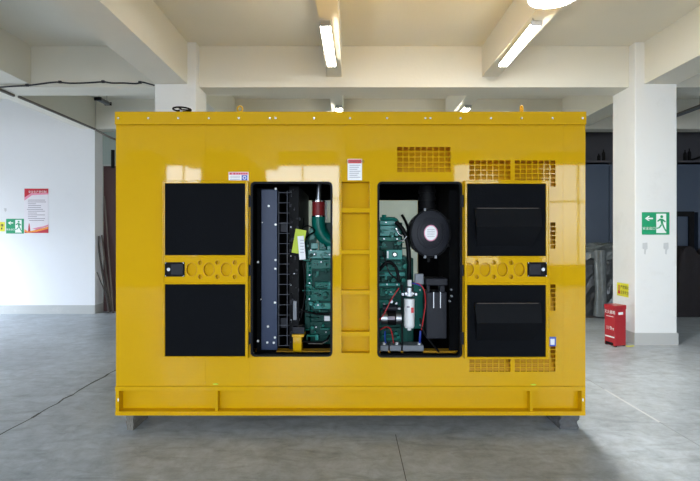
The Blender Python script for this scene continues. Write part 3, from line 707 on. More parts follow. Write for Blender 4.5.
tube(bm, smooth_path([P(420.5, 331, 3.99), P(420, 337, 3.99), P(419.6, 343, 4.0)], 6), 0.008, 6)
tube(bm, smooth_path([P(385, 331, 3.99), P(384.8, 337, 3.99), P(385.6, 343, 4.0)], 6), 0.006, 6)
obj('blue_cable', bm, M['blue_wire'], gen, smooth=True)
bm = bmesh.new(); tube(bm, smooth_path([P(420, 318, 3.99), P(423, 330, 3.98), P(430, 341, 3.96), P(439, 352, 3.95)], 6), 0.008, 8)
tube(bm, smooth_path([P(402.5, 285, 3.99), P(402, 310, 3.99), P(402.2, 352, 3.99)], 6), 0.008, 8)
tube(bm, smooth_path([P(383, 252, 4.0), P(389, 272, 3.99), P(400, 283, 3.99), P(402, 300, 3.99)], 6), 0.006, 8)
obj('black_cable', bm, M['rubber'], gen, smooth=True)
for (a, b_) in ((380, 388.3), (389.5, 401), (402.5, 423.5)):
    bt = box('battery', PX(a, 4.0), PX(b_, 4.0), 3.98, 4.13, PZ(353.8, 3.98), PZ(345, 4.0), M['grey_paint'], gen, 0.004)
    bm = bmesh.new(); cyl(bm, Vector((PX(b_-4, 4.0), 4.02, PZ(344, 4.0))), 0.012, 0.02, 'Z', 10); obj('terminal', bm, M['white_paint'], bt)
# air filter with label and duct
DA = 3.98
cA = P(430.2, 233.3, DA)
bm = bmesh.new()
for (r, y0, y1) in ((0.196, 0.0, 0.05), (0.186, -0.012, 0.0), (0.13, -0.022, -0.012), (0.105, -0.03, -0.022), (0.185, 0.05, 0.34)):
    cyl(bm, Vector((cA.x, cA.y + (y0+y1)/2, cA.z)), r, y1-y0, 'Y', 48, sx=0.84)
af = obj('air_filter', bm, M['black'], gen, 0.004, smooth=True)
af.data.materials[0] = M['dgrey']
bm = bmesh.new(); ring = [(cA.x + 0.195*0.84*math.cos(a), cA.y+0.0, cA.z + 0.195*math.sin(a)) for a in [2*math.pi*k/48 for k in range(49)]]
tube(bm, ring, 0.008, 8); obj('filter_clamp', bm, M['black'], af, smooth=True)
bm = bmesh.new(); cyl(bm, Vector((cA.x, cA.y-0.0315, cA.z+0.002)), 0.066, 0.003, 'Y', 32, sx=0.84); fl = obj('filter_label', bm, M['pink'], af)
bm = bmesh.new(); cyl(bm, Vector((cA.x, cA.y-0.0335, cA.z+0.002)), 0.058, 0.002, 'Y', 32, sx=0.84); obj('label_face', bm, M['white'], fl)
for k in range(5): box('label_line', cA.x-0.03, cA.x+0.03, cA.y-0.0355, cA.y-0.0345, cA.z-0.028+k*0.014, cA.z-0.025+k*0.014, M['ink_grey'], fl)
for a in (30, 105, 150, 215, 255, 285, 330):
    t = math.radians(a); bm = bmesh.new(); c = Vector((cA.x + 0.20*0.84*math.cos(t), cA.y+0.0, cA.z+0.20*math.sin(t))); bx(bm, c.x-0.008, c.x+0.008, c.y-0.012, c.y+0.02, c.z-0.012, c.z+0.012)
    obj('clip', bm, M['grey_paint'] if a in (105, 255, 285) else M['black'], af)
bm = bmesh.new(); xc = PX(427.5, 4.12)
for k in range(7): cyl(bm, (xc, 4.14, cA.z+0.20+k*0.032), 0.075 if k % 2 else 0.065, 0.032, 'Z', 24)
cyl(bm, (xc, 4.14, cA.z+0.52), 0.055, 0.2, 'Z', 24)
obj('air_duct', bm, M['black'], gen, smooth=True)
bm = bmesh.new(); bx(bm, cA.x-0.012, cA.x+0.012, 4.05, 4.08, 1.30, cA.z-0.1); obj('filter_stand', bm, M['black'], gen)
# black box with handle on the right of the compartment
DB = 3.95
bb = bmesh.new(); bx(bb, PX(426.5, DB), PX(447, DB), DB, DB+0.2, PZ(339, DB), PZ(292, DB)); 
cb = obj('control_box', bb, M['dgrey'], gen, 0.008)
bm = bmesh.new(); bx(bm, PX(426, DB), PX(447.6, DB), DB-0.004, DB+0.2, PZ(285.5, DB), PZ(278.5, DB)); bx(bm, PX(427, DB), PX(430, DB), DB, DB+0.04, PZ(292, DB), PZ(285.5, DB)); bx(bm, PX(440, DB), PX(445, DB), DB, DB+0.1, PZ(292, DB), PZ(285.5, DB))
obj('box_lid', bm, M['dgrey'], cb, 0.006)
for px in (433.2, 440): box('box_rib', PX(px, DB), PX(px+0.8, DB), DB-0.004, DB, PZ(308, DB), PZ(292, DB), M['steel'], cb)
for (a, b_) in ((451, 289.5), (451.6, 296), (449.5, 301)):
    bm = bmesh.new(); cyl(bm, P(a, b_, 3.95), 0.008, 0.03, 'Y', 10); obj('sensor', bm, M['grey_paint'], gen)
bm = bmesh.new(); bx(bm, PX(449.5, 4.0), PX(462, 4.0), 4.0, 4.04, 0.5, 1.9); obj('inner_post', bm, M['lining'], gen)

# ------------------------------------------------------------------ things on and under the generator
# black ring lying on the roof edge
bm = bmesh.new()
ca = P(182, 109.6, 3.87); ca.z = 2.526
ring = [(ca.x + 0.068*math.cos(a), ca.y + 0.068*math.sin(a), ca.z) for a in [2*math.pi*k/28 for k in range(29)]]
wheel = thing('handwheel', (ca.x, ca.y, RZ1), 'black round handwheel standing on the yellow generator roof by the white pillar', 'handwheel')
tube(bm, ring, 0.007, 8); obj('rim', bm, M['black'], wheel, smooth=True)
bm = bmesh.new(); cyl(bm, (ca.x-0.005, ca.y, RZ1+0.025), 0.012, 0.05, 'Z', 14); obj('stem', bm, M['steel'], wheel, smooth=True)
for a in (0.4, 2.5, 4.6):
    bm = bmesh.new(); tube(bm, [(ca.x, ca.y, ca.z-0.002), (ca.x + 0.066*math.cos(a), ca.y+0.066*math.sin(a), ca.z)], 0.006, 6); obj('spoke', bm, M['black'], wheel)

def rough_block(name, x0, x1, y0, y1, z1, m, rnd, seed, label):
    random.seed(seed)
    bm = bmesh.new(); bx(bm, x0, x1, y0, y1, 0, z1)
    bmesh.ops.subdivide_edges(bm, edges=bm.edges[:], cuts=5, use_grid_fill=True)
    for v in bm.verts:
        if v.co.z > 0.001 and v.co.z < z1 - 0.001:
            v.co += Vector((random.uniform(-1, 1), random.uniform(-1, 1), random.uniform(-.5, .5))) * rnd
    o = obj(name, bm, m, None, 0.003); rebase(o, ((x0+x1)/2, (y0+y1)/2, 0))
    return tag(o, label, 'block', 'blocks under the generator')
rough_block('support_block', PX(127.5, 3.8), PX(134.5, 3.8), 3.78, 4.05, 0.1275, M['block'], 0.006, 3, 'square pale concrete block under the base frame at the end near the leaning sticks')
rough_block('support_block', PX(559, 3.82), PX(577.2, 3.82), 3.80, 4.1, 0.1275, M['block_d'], 0.011, 5, 'dark rounded block under the base frame at the end near the red cabinet')
rough_block('support_block', -1.6, -1.45, 4.95, 5.25, 0.1275, M['block'], 0.006, 8, 'shaded concrete block under the far edge of the base, behind the pale block')
rough_block('support_block', 1.45, 1.6, 4.95, 5.25, 0.1275, M['block_d'], 0.006, 9, 'shaded concrete block under the far edge of the base, behind the dark block')

# ------------------------------------------------------------------ lamps
def tube_lamp(xa, xb, y0, y1, z, ztop, label, lit=True, n=3):
    root = thing('tube_lamp', ((xa+xb)/2, (y0+y1)/2, z), label, 'lamp', 'tube lamps under the ceiling beams' if lit else None)
    def at(t, off): return Vector((xa + (xb-xa)*t + off, y0 + (y1-y0)*t, z))
    bm = bmesh.new(); L = y1-y0
    for (a, b_) in ((0, 1),):
        p, q = at(0, 0), at(1, 0)
        v = [bm.verts.new(s) for s in (p+Vector((-.055, 0, .015)), p+Vector((.055, 0, .015)), p+Vector((.035, 0, .04)), p+Vector((-.035, 0, .04)),
             q+Vector((-.055, 0, .015)), q+Vector((.055, 0, .015)), q+Vector((.035, 0, .04)), q+Vector((-.035, 0, .04)))]
        for f in ((0,1,2,3),(4,7,6,5),(0,4,5,1),(1,5,6,2),(2,6,7,3),(3,7,4,0)): bm.faces.new([v[i] for i in f])
    obj('housing', bm, M['white_paint'] if lit else M['conduit'], root)
    for k in range(n):
        off = (k - (n-1)/2) * 0.036
        bm = bmesh.new(); tube(bm, [at(0.02, off), at(0.98, off)], 0.0175, 12); obj('tube', bm, M['tube'] if lit else M['grey_paint'], root, smooth=True)
    for t in (0.0, 1.0):
        c = at(t, 0); bm = bmesh.new(); bx(bm, c.x-0.058, c.x+0.058, c.y-0.012, c.y+0.012, c.z-0.016, c.z+0.04); obj('end_cap', bm, M['steel'] if lit else M['black'], root, 0.003)
    for t in (0.12, 0.88):
        c = at(t, 0); bm = bmesh.new(); tube(bm, [c + Vector((0, 0, .04)), (c.x, c.y, ztop)], 0.004, 6); obj('hanger', bm, M['conduit'], root)
    return root
tube_lamp(-0.262, -0.238, 5.08, 6.3, 3.735, 3.81, 'lit tube lamp under the narrow beam above the middle of the generator, nearer the camera')
tube_lamp(1.955, 1.985, 5.08, 6.3, 3.735, 3.81, 'slanting lit tube lamp with a cord beside the glowing round lamp')
tube_lamp(-0.19, -0.19, 8.3, 9.4, 3.735, 3.81, 'small end-on lit tube lamp peeping over the middle of the generator roof')
tube_lamp(2.02, 2.02, 8.3, 9.4, 3.735, 3.81, 'small end-on lit tube lamp peeping over the roof above the air filter compartment')
tube_lamp(-4.17, -4.15, 8.02, 8.32, 3.79, CEIL, 'unlit tube lamp with dark end hanging behind the cable-strung beam', False, 2)
tube_lamp(6.0, 6.0, 8.2, 9.2, 3.74, CEIL, 'unlit dark tube lamp beyond the pillar that bears the exit sign', False, 2)
# round lamp close to the ceiling at the top of the photo
cx, cy, cz = 1.86, 4.42, 3.69
rl = thing('round_lamp', (cx, cy, cz+0.1), 'glowing round lamp hanging at the top above the slanting tube lamp', 'lamp')
bm = bmesh.new(); bmesh.ops.create_uvsphere(bm, u_segments=28, v_segments=14, radius=0.16, matrix=Matrix.Translation((cx, cy, cz)) @ Matrix.Diagonal((1, 1, 0.35, 1)))
bmesh.ops.delete(bm, geom=[v for v in bm.verts if v.co.z > cz+0.005], context='VERTS'); obj('diffuser', bm, M['tube2'], rl, smooth=True)
bm = bmesh.new(); cyl(bm, (cx, cy, cz+0.028), 0.225, 0.05, 'Z', 32, 0.12); cyl(bm, (cx, cy, cz+0.08), 0.06, 0.06, 'Z', 24); obj('reflector', bm, M['white_paint'], rl, smooth=True)
bm = bmesh.new(); tube(bm, [(cx, cy, cz+0.1), (cx, cy, CEIL)], 0.005, 6); obj('hanger', bm, M['conduit'], rl)
bm = bmesh.new(); tube(bm, smooth_path([P(533.5, 21, 5.1), P(534, 15, 5.05), (cx, cy+0.1, cz+0.1)], 5), 0.005, 6)
o = obj('lamp_cord', bm, M['cable'], None); rebase(o, P(533.5, 21, 5.1)); tag(o, 'thin dark cord between the slanting tube lamp and the round lamp', 'cord')

# ------------------------------------------------------------------ cables on the beams
bm = bmesh.new()
pp = [(-12, 87.8), (0, 87.2), (14, 86.2), (27, 85.6), (35, 84.6), (52, 82.4), (60, 82.2), (70, 83.2), (88, 82.8), (103, 81.8), (112, 83.0), (124, 83.0), (136, 83.6), (142, 82.2), (148, 83.6), (154.5, 85.4)]
tube(bm, smooth_path([P(a, b_, 6.938) for a, b_ in pp], 4), 0.011, 8)
o = obj('cable', bm, M['cable'], None, smooth=True); rebase(o, P(60, 83, 6.94)); tag(o, 'thin black cable sagging along the front face of the wide beam up to the pillar', 'cable')
bm = bmesh.new()
tube(bm, [(-5.03, 7.37, 3.645), (-5.03, 9.1, 3.645), (-5.03, 9.56, 3.645), P(104, 134.5, 9.56), P(112, 138.2, 9.7), P(120, 141, 9.85)], 0.022, 8)
o = obj('conduit', bm, M['conduit'], None); rebase(o, (-5.025, 7.37, 3.655)); tag(o, 'dark conduit running back along the beam edge down to the white wall corner', 'conduit')
bm = bmesh.new(); tube(bm, [(-5.055, 6.96, 3.639), (-5.055, 7.29, 3.639)], 0.022, 8)
o = obj('conduit', bm, M['conduit'], None); rebase(o, (-5.055, 6.96, 3.639)); tag(o, 'short grey conduit stub under the wide beam above the white wall with the poster', 'conduit')
for k, px in enumerate((27, 60, 103, 140)):
    bm = bmesh.new(); c = P(px, {27: 85.4, 60: 82.2, 103: 81.8, 140: 82.6}[px], 6.935); bx(bm, c.x-0.02, c.x+0.02, c.y-0.012, c.y+0.012, c.z-0.014, c.z+0.02)
    o = obj('cable_clip', bm, M['cable'], None); rebase(o, c)
    tag(o, ['small clip on the beam cable close to the beam crossing at the picture edge', 'small clip at the first high point of the beam cable', 'small clip halfway along the beam cable', 'small clip on the beam cable just short of the pillar'][k], 'clip', 'clips on the beam cable')

# ------------------------------------------------------------------ signs
def running_man(bm, cx, cz, h, y, t=0.0015, ax='front'):
    """pictogram: figure running through a doorway, towards the arrow"""
    def poly(pts):
        f = [bm.verts.new((cx + p[0]*h, y-t, cz + p[1]*h)) for p in pts]; g = [bm.verts.new((cx + p[0]*h, y, cz + p[1]*h)) for p in pts]
        bm.faces.new(f); n = len(pts)
        for i in range(n): bm.faces.new((f[i], f[(i+1) % n], g[(i+1) % n], g[i]))
    poly([(0.02 + 0.075*math.cos(2*math.pi*k/12), 0.34 + 0.075*math.sin(2*math.pi*k/12)) for k in range(12)])
    poly([(-0.06, 0.25), (0.07, 0.23), (0.10, -0.02), (-0.01, -0.05)])
    poly([(-0.06, 0.25), (-0.02, 0.17), (-0.17, 0.08), (-0.22, 0.12)])
    poly([(0.07, 0.23), (0.05, 0.14), (0.19, 0.05), (0.23, 0.10)])
    poly([(-0.01, -0.03), (0.04, -0.08), (-0.08, -0.24), (-0.14, -0.20)]); poly([(-0.08, -0.24), (-0.14, -0.20), (-0.24, -0.22), (-0.24, -0.28)])
    poly([(0.10, -0.02), (0.03, -0.05), (0.11, -0.24), (0.18, -0.22)]); poly([(0.18, -0.22), (0.11, -0.24), (0.22, -0.42), (0.28, -0.40)])
def exit_sign(x0, x1, z0, z1, y, label):
    w, h = x1-x0, z1-z0
    r = box('exit_sign', x0, x1, y-0.004, y-0.0003, z0, z1, M['sign_green'], None)
    rebase(r, ((x0+x1)/2, y, z0)); tag(r, label, 'sign', 'green exit signs')
    box('white_doorway', x0+0.52*w, x0+0.88*w, y-0.0052, y-0.004, z0+0.07*h, z0+0.93*h, M['sign_white'], r)
    bm = bmesh.new(); running_man(bm, x0+0.70*w, z0+0.50*h, h*0.88, y-0.0052, 0.001); obj('running_figure', bm, M['sign_green'], r)
    bm = bmesh.new(); ax, az, s = x0+0.10*w, z0+0.72*h, 0.30*w
    for pts in ([(0, 0), (0.45, 0.30), (0.62, 0.30), (0.38, 0.09), (1, 0.09), (1, -0.09), (0.38, -0.09), (0.62, -0.30), (0.45, -0.30)],):
        f = [bm.verts.new((ax + p[0]*s, y-0.0052, az + p[1]*s)) for p in pts]; bm.faces.new(f)
    obj('arrow', bm, M['sign_white'], r)
    lettering('lettering', '\u5b89\u5168\u51fa\u53e3', 0.12*w, M['sign_white'], r, (x0+0.255*w, y-0.0052, z0+0.27*h), 0.0004)
    return r
s = 9.6
exit_sign(PX(6.2, s), PX(24.0, s), PZ(233.6, s), PZ(218.8, s), 9.6, 'green exit sign with arrow on the white wall next to the red-headed poster')
exit_sign(PX(641.8, 6.8), PX(669.3, 6.8), PZ(234.6, 6.8), PZ(212.2, 6.8), 6.8, 'green exit sign with running figure on the pillar above two grey marks')
# poster
pr = box('poster', PX(24.2, s), PX(48.6, s), s-0.004, s, PZ(233.2, s), PZ(188.4, s), M['paper'], None)
rebase(pr, (PX(36, s), s, PZ(233, s))); tag(pr, 'tall pink and white safety notice poster with red footer on the white wall', 'poster')
def flat(name, pts, y, m, parent, t=0.0006):
    bm = bmesh.new(); f = [bm.verts.new((PX(a, y), y, PZ(b_, y))) for a, b_ in pts]; g = [bm.verts.new((PX(a, y), y+t, PZ(b_, y))) for a, b_ in pts]
    bm.faces.new(f); n = len(pts)
    for i in range(n): bm.faces.new((f[i], f[(i+1) % n], g[(i+1) % n], g[i]))
    return obj(name, bm, m, parent)
yp = s-0.0048
flat('header', [(24.4, 188.6), (48.4, 188.6), (48.4, 192.8), (31, 193.2), (24.4, 197.5)], yp, M['ink_red'], pr)
flat('header_swoosh', [(24.4, 197.5), (31, 193.2), (48.4, 192.8), (48.4, 194.4), (32, 195.2), (24.4, 200.6)], yp, M['pink'], pr)
lettering('title', '\u5b89\u5168\u751f\u4ea7\u8d23\u4efb\u5236', 0.052, M['white'], pr, (PX(37.4, yp), yp-0.0006, PZ(192.0, yp)), 0.0004)
for k, (a, b_) in enumerate(((28, 45), (28, 46), (28, 36), (28, 41), (28, 41), (27, 43), (28, 45), (28, 37), (28, 45), (28, 37), (28, 45), (29, 44))):
    flat('notice_line', [(a, 199.8 + k*1.85), (b_, 199.8 + k*1.85), (b_, 200.35 + k*1.85), (a, 200.35 + k*1.85)], yp, M['ink_grey'], pr)
flat('footer', [(24.4, 231.4), (32, 230.8), (40, 228.6), (48.4, 227.0), (48.4, 233.0), (24.4, 233.0)], yp, M['ink_red'], pr)
flat('footer_ribbon', [(24.4, 229.2), (28, 231.4), (36, 230.0), (48.4, 226.6), (48.4, 228.6), (37, 231.6), (28, 232.8), (24.4, 231.6)], yp-0.0007, M['orange'], pr)
flat('footer_hill', [(32, 228.8), (38, 227.2), (43, 226.4), (48.4, 224.4), (48.4, 226.4), (36, 229.6)], yp-0.0002, M['pink'], pr)
flat('tower', [(28.0, 231.6), (28.4, 226.5), (28.8, 223.4), (29.4, 223.4), (29.8, 226.5), (30.4, 231.6)], yp-0.0014, M['ink_red'], pr)
# yellow notice partly out of frame, faded marks on the wall
yn = box('yellow_notice', PX(-8, s), PX(4.9, s), s-0.004, s, PZ(231.4, s), PZ(222, s), M['sign_yellow'], None)
rebase(yn, (PX(0, s), s, PZ(231, s))); tag(yn, 'yellow notice cut off by the picture edge beside the wall exit sign', 'sign')
for (a, b_, c, d) in ((0.8, 1.7, 224, 226.5), (2.1, 3.3, 224, 226.6), (1, 2.4, 227.5, 229.5)): flat('notice_text', [(a, c), (b_, c), (b_, d), (a, d)], yp, M['ink'], yn)
for j, (a, b_, c, d, lb_) in enumerate(((4, 6.5, 208, 212, 'small faded grey glue mark on the white wall above the exit sign'),)):
    o = flat('glue_mark', [(a, c), (a+2.6, c+0.3), (b_, d-1.4), (a+1.6, d), (a+0.6, d-1.0)], s-0.0012, M['glue'], None, 0.0008); rebase(o, P(a, c, s)); tag(o, lb_, 'mark')
for (a, lb_) in ((645, 'grey glue mark on the pillar below the arrow of the exit sign'), (666, 'grey glue mark on the pillar below the running figure of the exit sign')):
    o = flat('glue_mark', [(a-2.4, 243), (a+2.4, 242.6), (a+2.6, 248.6), (a+1, 250), (a+0.6, 254.5), (a-0.8, 254), (a-0.8, 249.5), (a-2.5, 248.5)], 6.7988, M['glue'], None, 0.0008)
    rebase(o, P(a, 248, 6.8)); tag(o, lb_, 'mark', 'glue marks on the pillar')
# yellow sticker on the pillar's side face (facing -X)
xs = PX(635, 6.8)
def side_pt(px, py):   # point on the plane x = xs
    d = xs * F / (px - 350.0); return d, PZ(py, d)
dA_, zA = side_pt(617.2, 284); dB_, zB = side_pt(628.6, 284)
_, zl = side_pt(617.2, 297.2)
ys = box('yellow_sticker', xs-0.004, xs-0.0004, dB_, dA_, 1.5-(297.6-HZ)*6.95/F, 1.5-(284.2-HZ)*6.95/F, M['sign_yellow'], None)
ysz0, ysz1 = 1.5-(297.6-HZ)*6.95/F, 1.5-(284.2-HZ)*6.95/F
rebase(ys, (xs, (dA_+dB_)/2, ysz0)); tag(ys, 'small yellow warning sticker low on the pillar above the red cabinet', 'sign')
bm = bmesh.new(); bx(bm, xs-0.005, xs-0.004, dA_-0.085, dA_-0.03, ysz0+0.03, ysz0+0.075); bx(bm, xs-0.005, xs-0.004, dA_-0.07, dA_-0.045, ysz0+0.075, ysz1-0.03); obj('warning_symbol', bm, M['sticker_red'], ys)
lettering('lettering', '\u4e25\u7981\u70df\u706b', 0.055, M['ink'], ys, (xs-0.0045, (dA_+dB_)/2-0.055, ysz1-0.06), 0.0004, sx=1.0, axis='left')
lettering('lettering', '\u6ce8\u610f\u5b89\u5168', 0.055, M['ink'], ys, (xs-0.0045, (dA_+dB_)/2-0.055, ysz0+0.055), 0.0004, sx=1.0, axis='left')

# ------------------------------------------------------------------ red fire cabinet by the pillar
# corners on the floor: left front (604,343), front right (617,346), right back (626,345)
cab = thing('fire_cabinet', (PX(615, 6.75), 6.75, 0), 'red metal fire extinguisher cabinet with white writing standing on the floor beside the pillar', 'cabinet')
ang = math.radians(-0)
d0 = 6.62
A = Vector((PX(604.6, 6.86), 6.86, 0)); B = Vector((PX(615.2, 6.66), 6.66, 0)); Cc = Vector((PX(625.9, 6.74), 6.74, 0)); Dd = A + (Cc - B)
def prism(name, pts, z0, z1, m, parent, bev=0.0):
    bm = bmesh.new(); f = [bm.verts.new((p.x, p.y, z0)) for p in pts]; g = [bm.verts.new((p.x, p.y, z1)) for p in pts]
    bm.faces.new(f); bm.faces.new(g); n = len(pts)
    for i in range(n): bm.faces.new((f[i], f[(i+1) % n], g[(i+1) % n], g[i]))
    return obj(name, bm, m, parent, bev)
zt = PZ(305.5, 6.7)
prism('body', [A, B, Cc, Dd], 0.012, zt-0.05, M['box_red'], cab, 0.004)
ctr = (A+B+Cc+Dd)/4
prism('cabinet_lid', [ctr + (p-ctr)*1.05 for p in (A, B, Cc, Dd)], zt-0.055, zt, M['box_red'], cab, 0.004)
for p in (A, B, Cc, Dd):
    q = ctr + (p-ctr)*0.8; box('foot', q.x-0.015, q.x+0.015, q.y-0.015, q.y+0.015, 0, 0.012, M['black'], cab)
def face_text(body, size, p0, p1, t, z, m, nm='lettering', bar=None):
    u = (p1-p0).normalized(); nrm = Vector((u.y, -u.x, 0)); c = p0 + (p1-p0)*t + nrm*0.002
    if bar:
        bm = bmesh.new(); hw, hh = bar
        v = [bm.verts.new((c + u*a).to_tuple()[:2] + (z+b_,)) for a, b_ in ((-hw, -hh), (hw, -hh), (hw, hh), (-hw, hh))]; bm.faces.new(v)
        return obj(nm, bm, m, cab)
    cu = bpy.data.curves.new(nm, 'FONT'); cu.body = body; cu.size = size; cu.align_x = 'CENTER'; cu.align_y = 'CENTER'; cu.extrude = 0.0004
    tmp = bpy.data.objects.new('tmp', cu); col.objects.link(tmp); dg = bpy.context.evaluated_depsgraph_get(); dg.update()
    me = bpy.data.meshes.new_from_object(tmp.evaluated_get(dg)); bpy.data.objects.remove(tmp)
    for v in me.vertices:
        x, y, zz = v.co; q = c + u*x + nrm*zz; v.co = (q.x, q.y, z + y)
    me.materials.clear(); me.materials.append(m); o = bpy.data.objects.new(nm, me); col.objects.link(o); put(o, cab); return o
face_text('', 0, A, B, 0.45, 0.035, M['black'], 'bottom_slot', (0.075, 0.018))
face_text('\u706d\u706b\u5668\u7bb1', 0.052, A, B, 0.5, PZ(312.5, 6.72), M['sign_white'])
face_text('', 0, A, B, 0.5, PZ(316.6, 6.72), M['sign_white'], 'white_line', (0.07, 0.004))
face_text('119', 0.07, A, B, 0.42, PZ(328.5, 6.72), M['sign_white'])
face_text('\u706b\u8b66', 0.035, A, B, 0.75, PZ(329, 6.72), M['sign_white'])
face_text('', 0, A, B, 0.5, PZ(337, 6.72), M['sign_white'], 'white_line', (0.09, 0.010))
face_text('', 0, B, Cc, 0.5, PZ(313.5, 6.7), M['sign_white'], 'name_plate', (0.045, 0.018))
bm = bmesh.new(); tube(bm, smooth_path([Vector((Cc.x-0.02, 6.70, 0.008)), Vector((Cc.x+0.03, 6.69, 0.008)), Vector((Cc.x+0.09, 6.71, 0.008))], 4), 0.007, 6)
o = obj('yellow_strip', bm, M['sign_yellow'], None); rebase(o, (Cc.x+0.03, 6.7, 0)); tag(o, 'short yellow strip on the floor between the red cabinet and the pillar', 'strip')

# ------------------------------------------------------------------ far right: wrapped load, heap, bottles
wl = thing('wrapped_load', (PX(603, 9.3), 9.3, 0), 'tall load wrapped in crumpled grey plastic film seen between the generator and the pillar', 'load')
random.seed(11)
bm = bmesh.new(); xa, xb = PX(578, 9.2), PX(632, 9.2)
bx(bm, xa, xb, 9.15, 9.65, 0.03, PZ(250, 9.2)); bmesh.ops.subdivide_edges(bm, edges=bm.edges[:], cuts=8, use_grid_fill=True)
for v in bm.verts:
    if v.co.z > 0.05: v.co += Vector((random.uniform(-1, 1)*.02, random.uniform(-1, 1)*.025, random.uniform(-1, 1)*.02))
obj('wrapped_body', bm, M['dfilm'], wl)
bm = bmesh.new(); bx(bm, xa-0.02, xb+0.02, 9.10, 9.68, PZ(256, 9.2), PZ(243.5, 9.2)); bmesh.ops.subdivide_edges(bm, edges=bm.edges[:], cuts=9, use_grid_fill=True)
for v in bm.verts:
    k = random.uniform(-1, 1); v.co += Vector((k*.02, random.uniform(-1, 1)*.03, random.uniform(-1, 1)*.025)); 
    if v.co.z < PZ(254, 9.2): v.co.z -= 0.12*abs(math.sin(v.co.x*9))
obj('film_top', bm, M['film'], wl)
bm = bmesh.new(); tube(bm, [(PX(600.5, 9.08), 9.10, 0.04), (PX(600.5, 9.08)+0.01, 9.09, 0.5), (PX(600.5, 9.08)-0.005, 9.11, PZ(250, 9.1))], [0.12, 0.10, 0.11], 18)
obj('film_roll', bm, M['film'], wl, smooth=True)
bm = bmesh.new(); bx(bm, xa, xb, 9.12, 9.66, 0.0, 0.03); obj('pallet', bm, M['wood_d'], wl)
hp = bmesh.new(); bx(hp, 6.2, 7.2, 9.2, 9.6, 0, 1.25); bmesh.ops.subdivide_edges(hp, edges=hp.edges[:], cuts=7, use_grid_fill=True)
for v in hp.verts:
    if v.co.z > 0.01:
        t = v.co.z/1.25; v.co.x = 6.7 + (v.co.x-6.7)*(1-0.25*t*t) + random.uniform(-1, 1)*.03; v.co.z *= 1 + 0.08*math.sin(v.co.x*11); v.co.y += random.uniform(-1, 1)*.03
o = obj('covered_heap', hp, M['maroon'], None, smooth=True); rebase(o, (6.7, 9.4, 0)); tag(o, 'dark maroon covered heap standing in front of the black door frame past the pillar', 'heap')
def bottle(px, py0, py1, label):
    y = 9.9; x = PX(px, y); z0, h = 3.06, (py1-py0)*y/F
    bm = bmesh.new(); cyl(bm, (x, y, z0+h*0.35), 0.032, h*0.7, 'Z', 12); cyl(bm, (x, y, z0+h*0.77), 0.032, h*0.14, 'Z', 12, 0.012); cyl(bm, (x, y, z0+h*0.92), 0.012, h*0.16, 'Z', 10)
    o = obj('bottle', bm, M['black'], None, smooth=True); rebase(o, (x, y, z0)); tag(o, label, 'bottle', 'dark bottles on the partition ledge')
bottle(598.8, 155, 163, 'shorter dark bottle on the ledge between generator and pillar')
bottle(603.5, 151, 163, 'taller dark bottle on the ledge between generator and pillar')
bottle(685, 149.5, 161, 'dark bottle on the ledge past the pillar, the one closer to the pillar')
bottle(689.3, 148, 161, 'dark bottle on the ledge past the pillar, the one by the picture edge')
bm = bmesh.new(); tube(bm, smooth_path([(PX(690, 9.85), 9.85, 3.085), (PX(697, 9.85), 9.85, 3.12), (PX(705, 9.85), 9.85, 3.2)], 4), 0.02, 8)
o = obj('hose', bm, M['black'], None, smooth=True); rebase(o, (PX(697, 9.85), 9.85, 3.07)); tag(o, 'short black hose rising from the ledge beyond the pillar', 'hose')

# ------------------------------------------------------------------ sticks leaning at the far door
SL = [([(104.2, 196, 9.86), (108.5, 250, 9.80), (112.8, 308, 9.72), (113.2, 313, 9.70)], 0.017, 'wood', 'long straight thin pole leaning across the brown door'),
      ([(98.8, 236, 9.62), (99.2, 250, 9.66), (103, 275, 9.70), (107, 296, 9.70), (109.5, 313.5, 9.66)], 0.026, 'wood_d', 'thick crooked stick leaning at the wall corner by the brown door'),
      ([(96.9, 272, 9.52), (99.5, 279, 9.56), (104, 290, 9.60), (107.5, 303, 9.62), (108.2, 314, 9.60)], 0.014, 'wood_d', 'short thin stick poking out over the white wall corner'),
      ([(101.8, 235, 9.80), (104.8, 262, 9.80), (108.6, 290, 9.77), (111.6, 313.0, 9.75)], 0.020, 'wood', 'middling bent stick leaning between the crooked stick and the long pole'),
      ([(106.0, 262, 9.80), (107.6, 290, 9.76), (110, 313.4, 9.70)], 0.013, 'wood_d', 'short dark straight stick in front of the brown door bottom')]
for pts, r, m, lb_ in SL:
    P3 = [P(a, b_, d) for a, b_, d in pts]; P3[-1].z = r
    bm = bmesh.new(); sp_ = smooth_path(P3, 5); tube(bm, sp_, [r*(0.7+0.3*i/len(sp_)) for i in range(len(sp_))], 8)
    o = obj('stick', bm, M[m], None, smooth=True); rebase(o, P3[-1]); tag(o, lb_, 'stick', 'sticks leaning by the brown door')
bm = bmesh.new(); tube(bm, [P(112.8, 150, 9.8), P(112.8, 168, 9.8)], 0.035, 10); o = obj('wall_bracket', bm, M['black'], None); rebase(o, P(112.8, 168, 9.85)); tag(o, 'black fitting on the wall above the brown door', 'fitting')

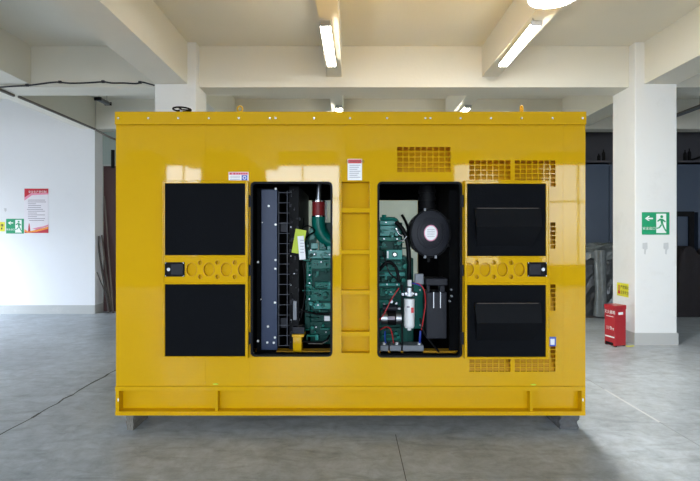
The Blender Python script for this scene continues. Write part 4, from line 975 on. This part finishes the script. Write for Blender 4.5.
# ------------------------------------------------------------------ daylight
W = bpy.data.worlds.new('sky'); C.world = W; W.use_nodes = True
nt = W.node_tree; bg = nt.nodes['Background']
tc = nt.nodes.new('ShaderNodeTexCoord'); sx = nt.nodes.new('ShaderNodeSeparateXYZ'); nt.links.new(tc.outputs['Generated'], sx.inputs[0])
rp = nt.nodes.new('ShaderNodeValToRGB'); rp.color_ramp.elements[0].position = 0.46; rp.color_ramp.elements[0].color = (0.30, 0.31, 0.32, 1)
rp.color_ramp.elements[1].position = 0.52; rp.color_ramp.elements[1].color = (0.74, 0.845, 0.985, 1)
mr = nt.nodes.new('ShaderNodeMapRange'); mr.inputs['From Min'].default_value = -1; nt.links.new(sx.outputs['Z'], mr.inputs['Value'])
nt.links.new(mr.outputs['Result'], rp.inputs['Fac']); nt.links.new(rp.outputs['Color'], bg.inputs['Color']); bg.inputs['Strength'].default_value = 20.0
def portal(name, loc, rot, sx_, sy_):
    l = bpy.data.lights.new(name, 'AREA'); l.shape = 'RECTANGLE'; l.size = sx_; l.size_y = sy_; l.cycles.is_portal = True
    o = bpy.data.objects.new(name, l); col.objects.link(o); o.location = loc; o.rotation_euler = rot
for (a, b_, z0, z1, t) in WIN: portal('daylight', ((a+b_)/2, YB-0.19, (z0+z1)/2), (math.radians(90), 0, 0), b_-a, z1-z0)
portal('daylight', (XL-0.19, -3.0, 2.6), (0, math.radians(-90), 0), 1.8, 3.0)  # opening of the added side window
portal('daylight', (XL-0.19, 8.3, 0.9), (0, math.radians(-90), 0), 1.8, 2.2)

# ------------------------------------------------------------------ camera
cam = bpy.data.cameras.new('camera'); co = bpy.data.objects.new('camera', cam); col.objects.link(co)
co.location = (0, 0, CH); co.rotation_euler = (math.radians(90), 0, 0)
cam.sensor_width = 36; cam.lens = 36*F/700; cam.shift_y = -(240.5-HZ)/700; cam.clip_start = 0.05
C.camera = co
C.view_settings.view_transform = 'Standard'; C.view_settings.look = 'None'; C.view_settings.gamma = 1; C.view_settings.use_curve_mapping = False
C.view_settings.exposure = 0.33
C.cycles.use_denoising = True; C.cycles.max_bounces = 10; C.cycles.diffuse_bounces = 6; C.cycles.sample_clamp_indirect = 6
bpy.context.view_layer.update()
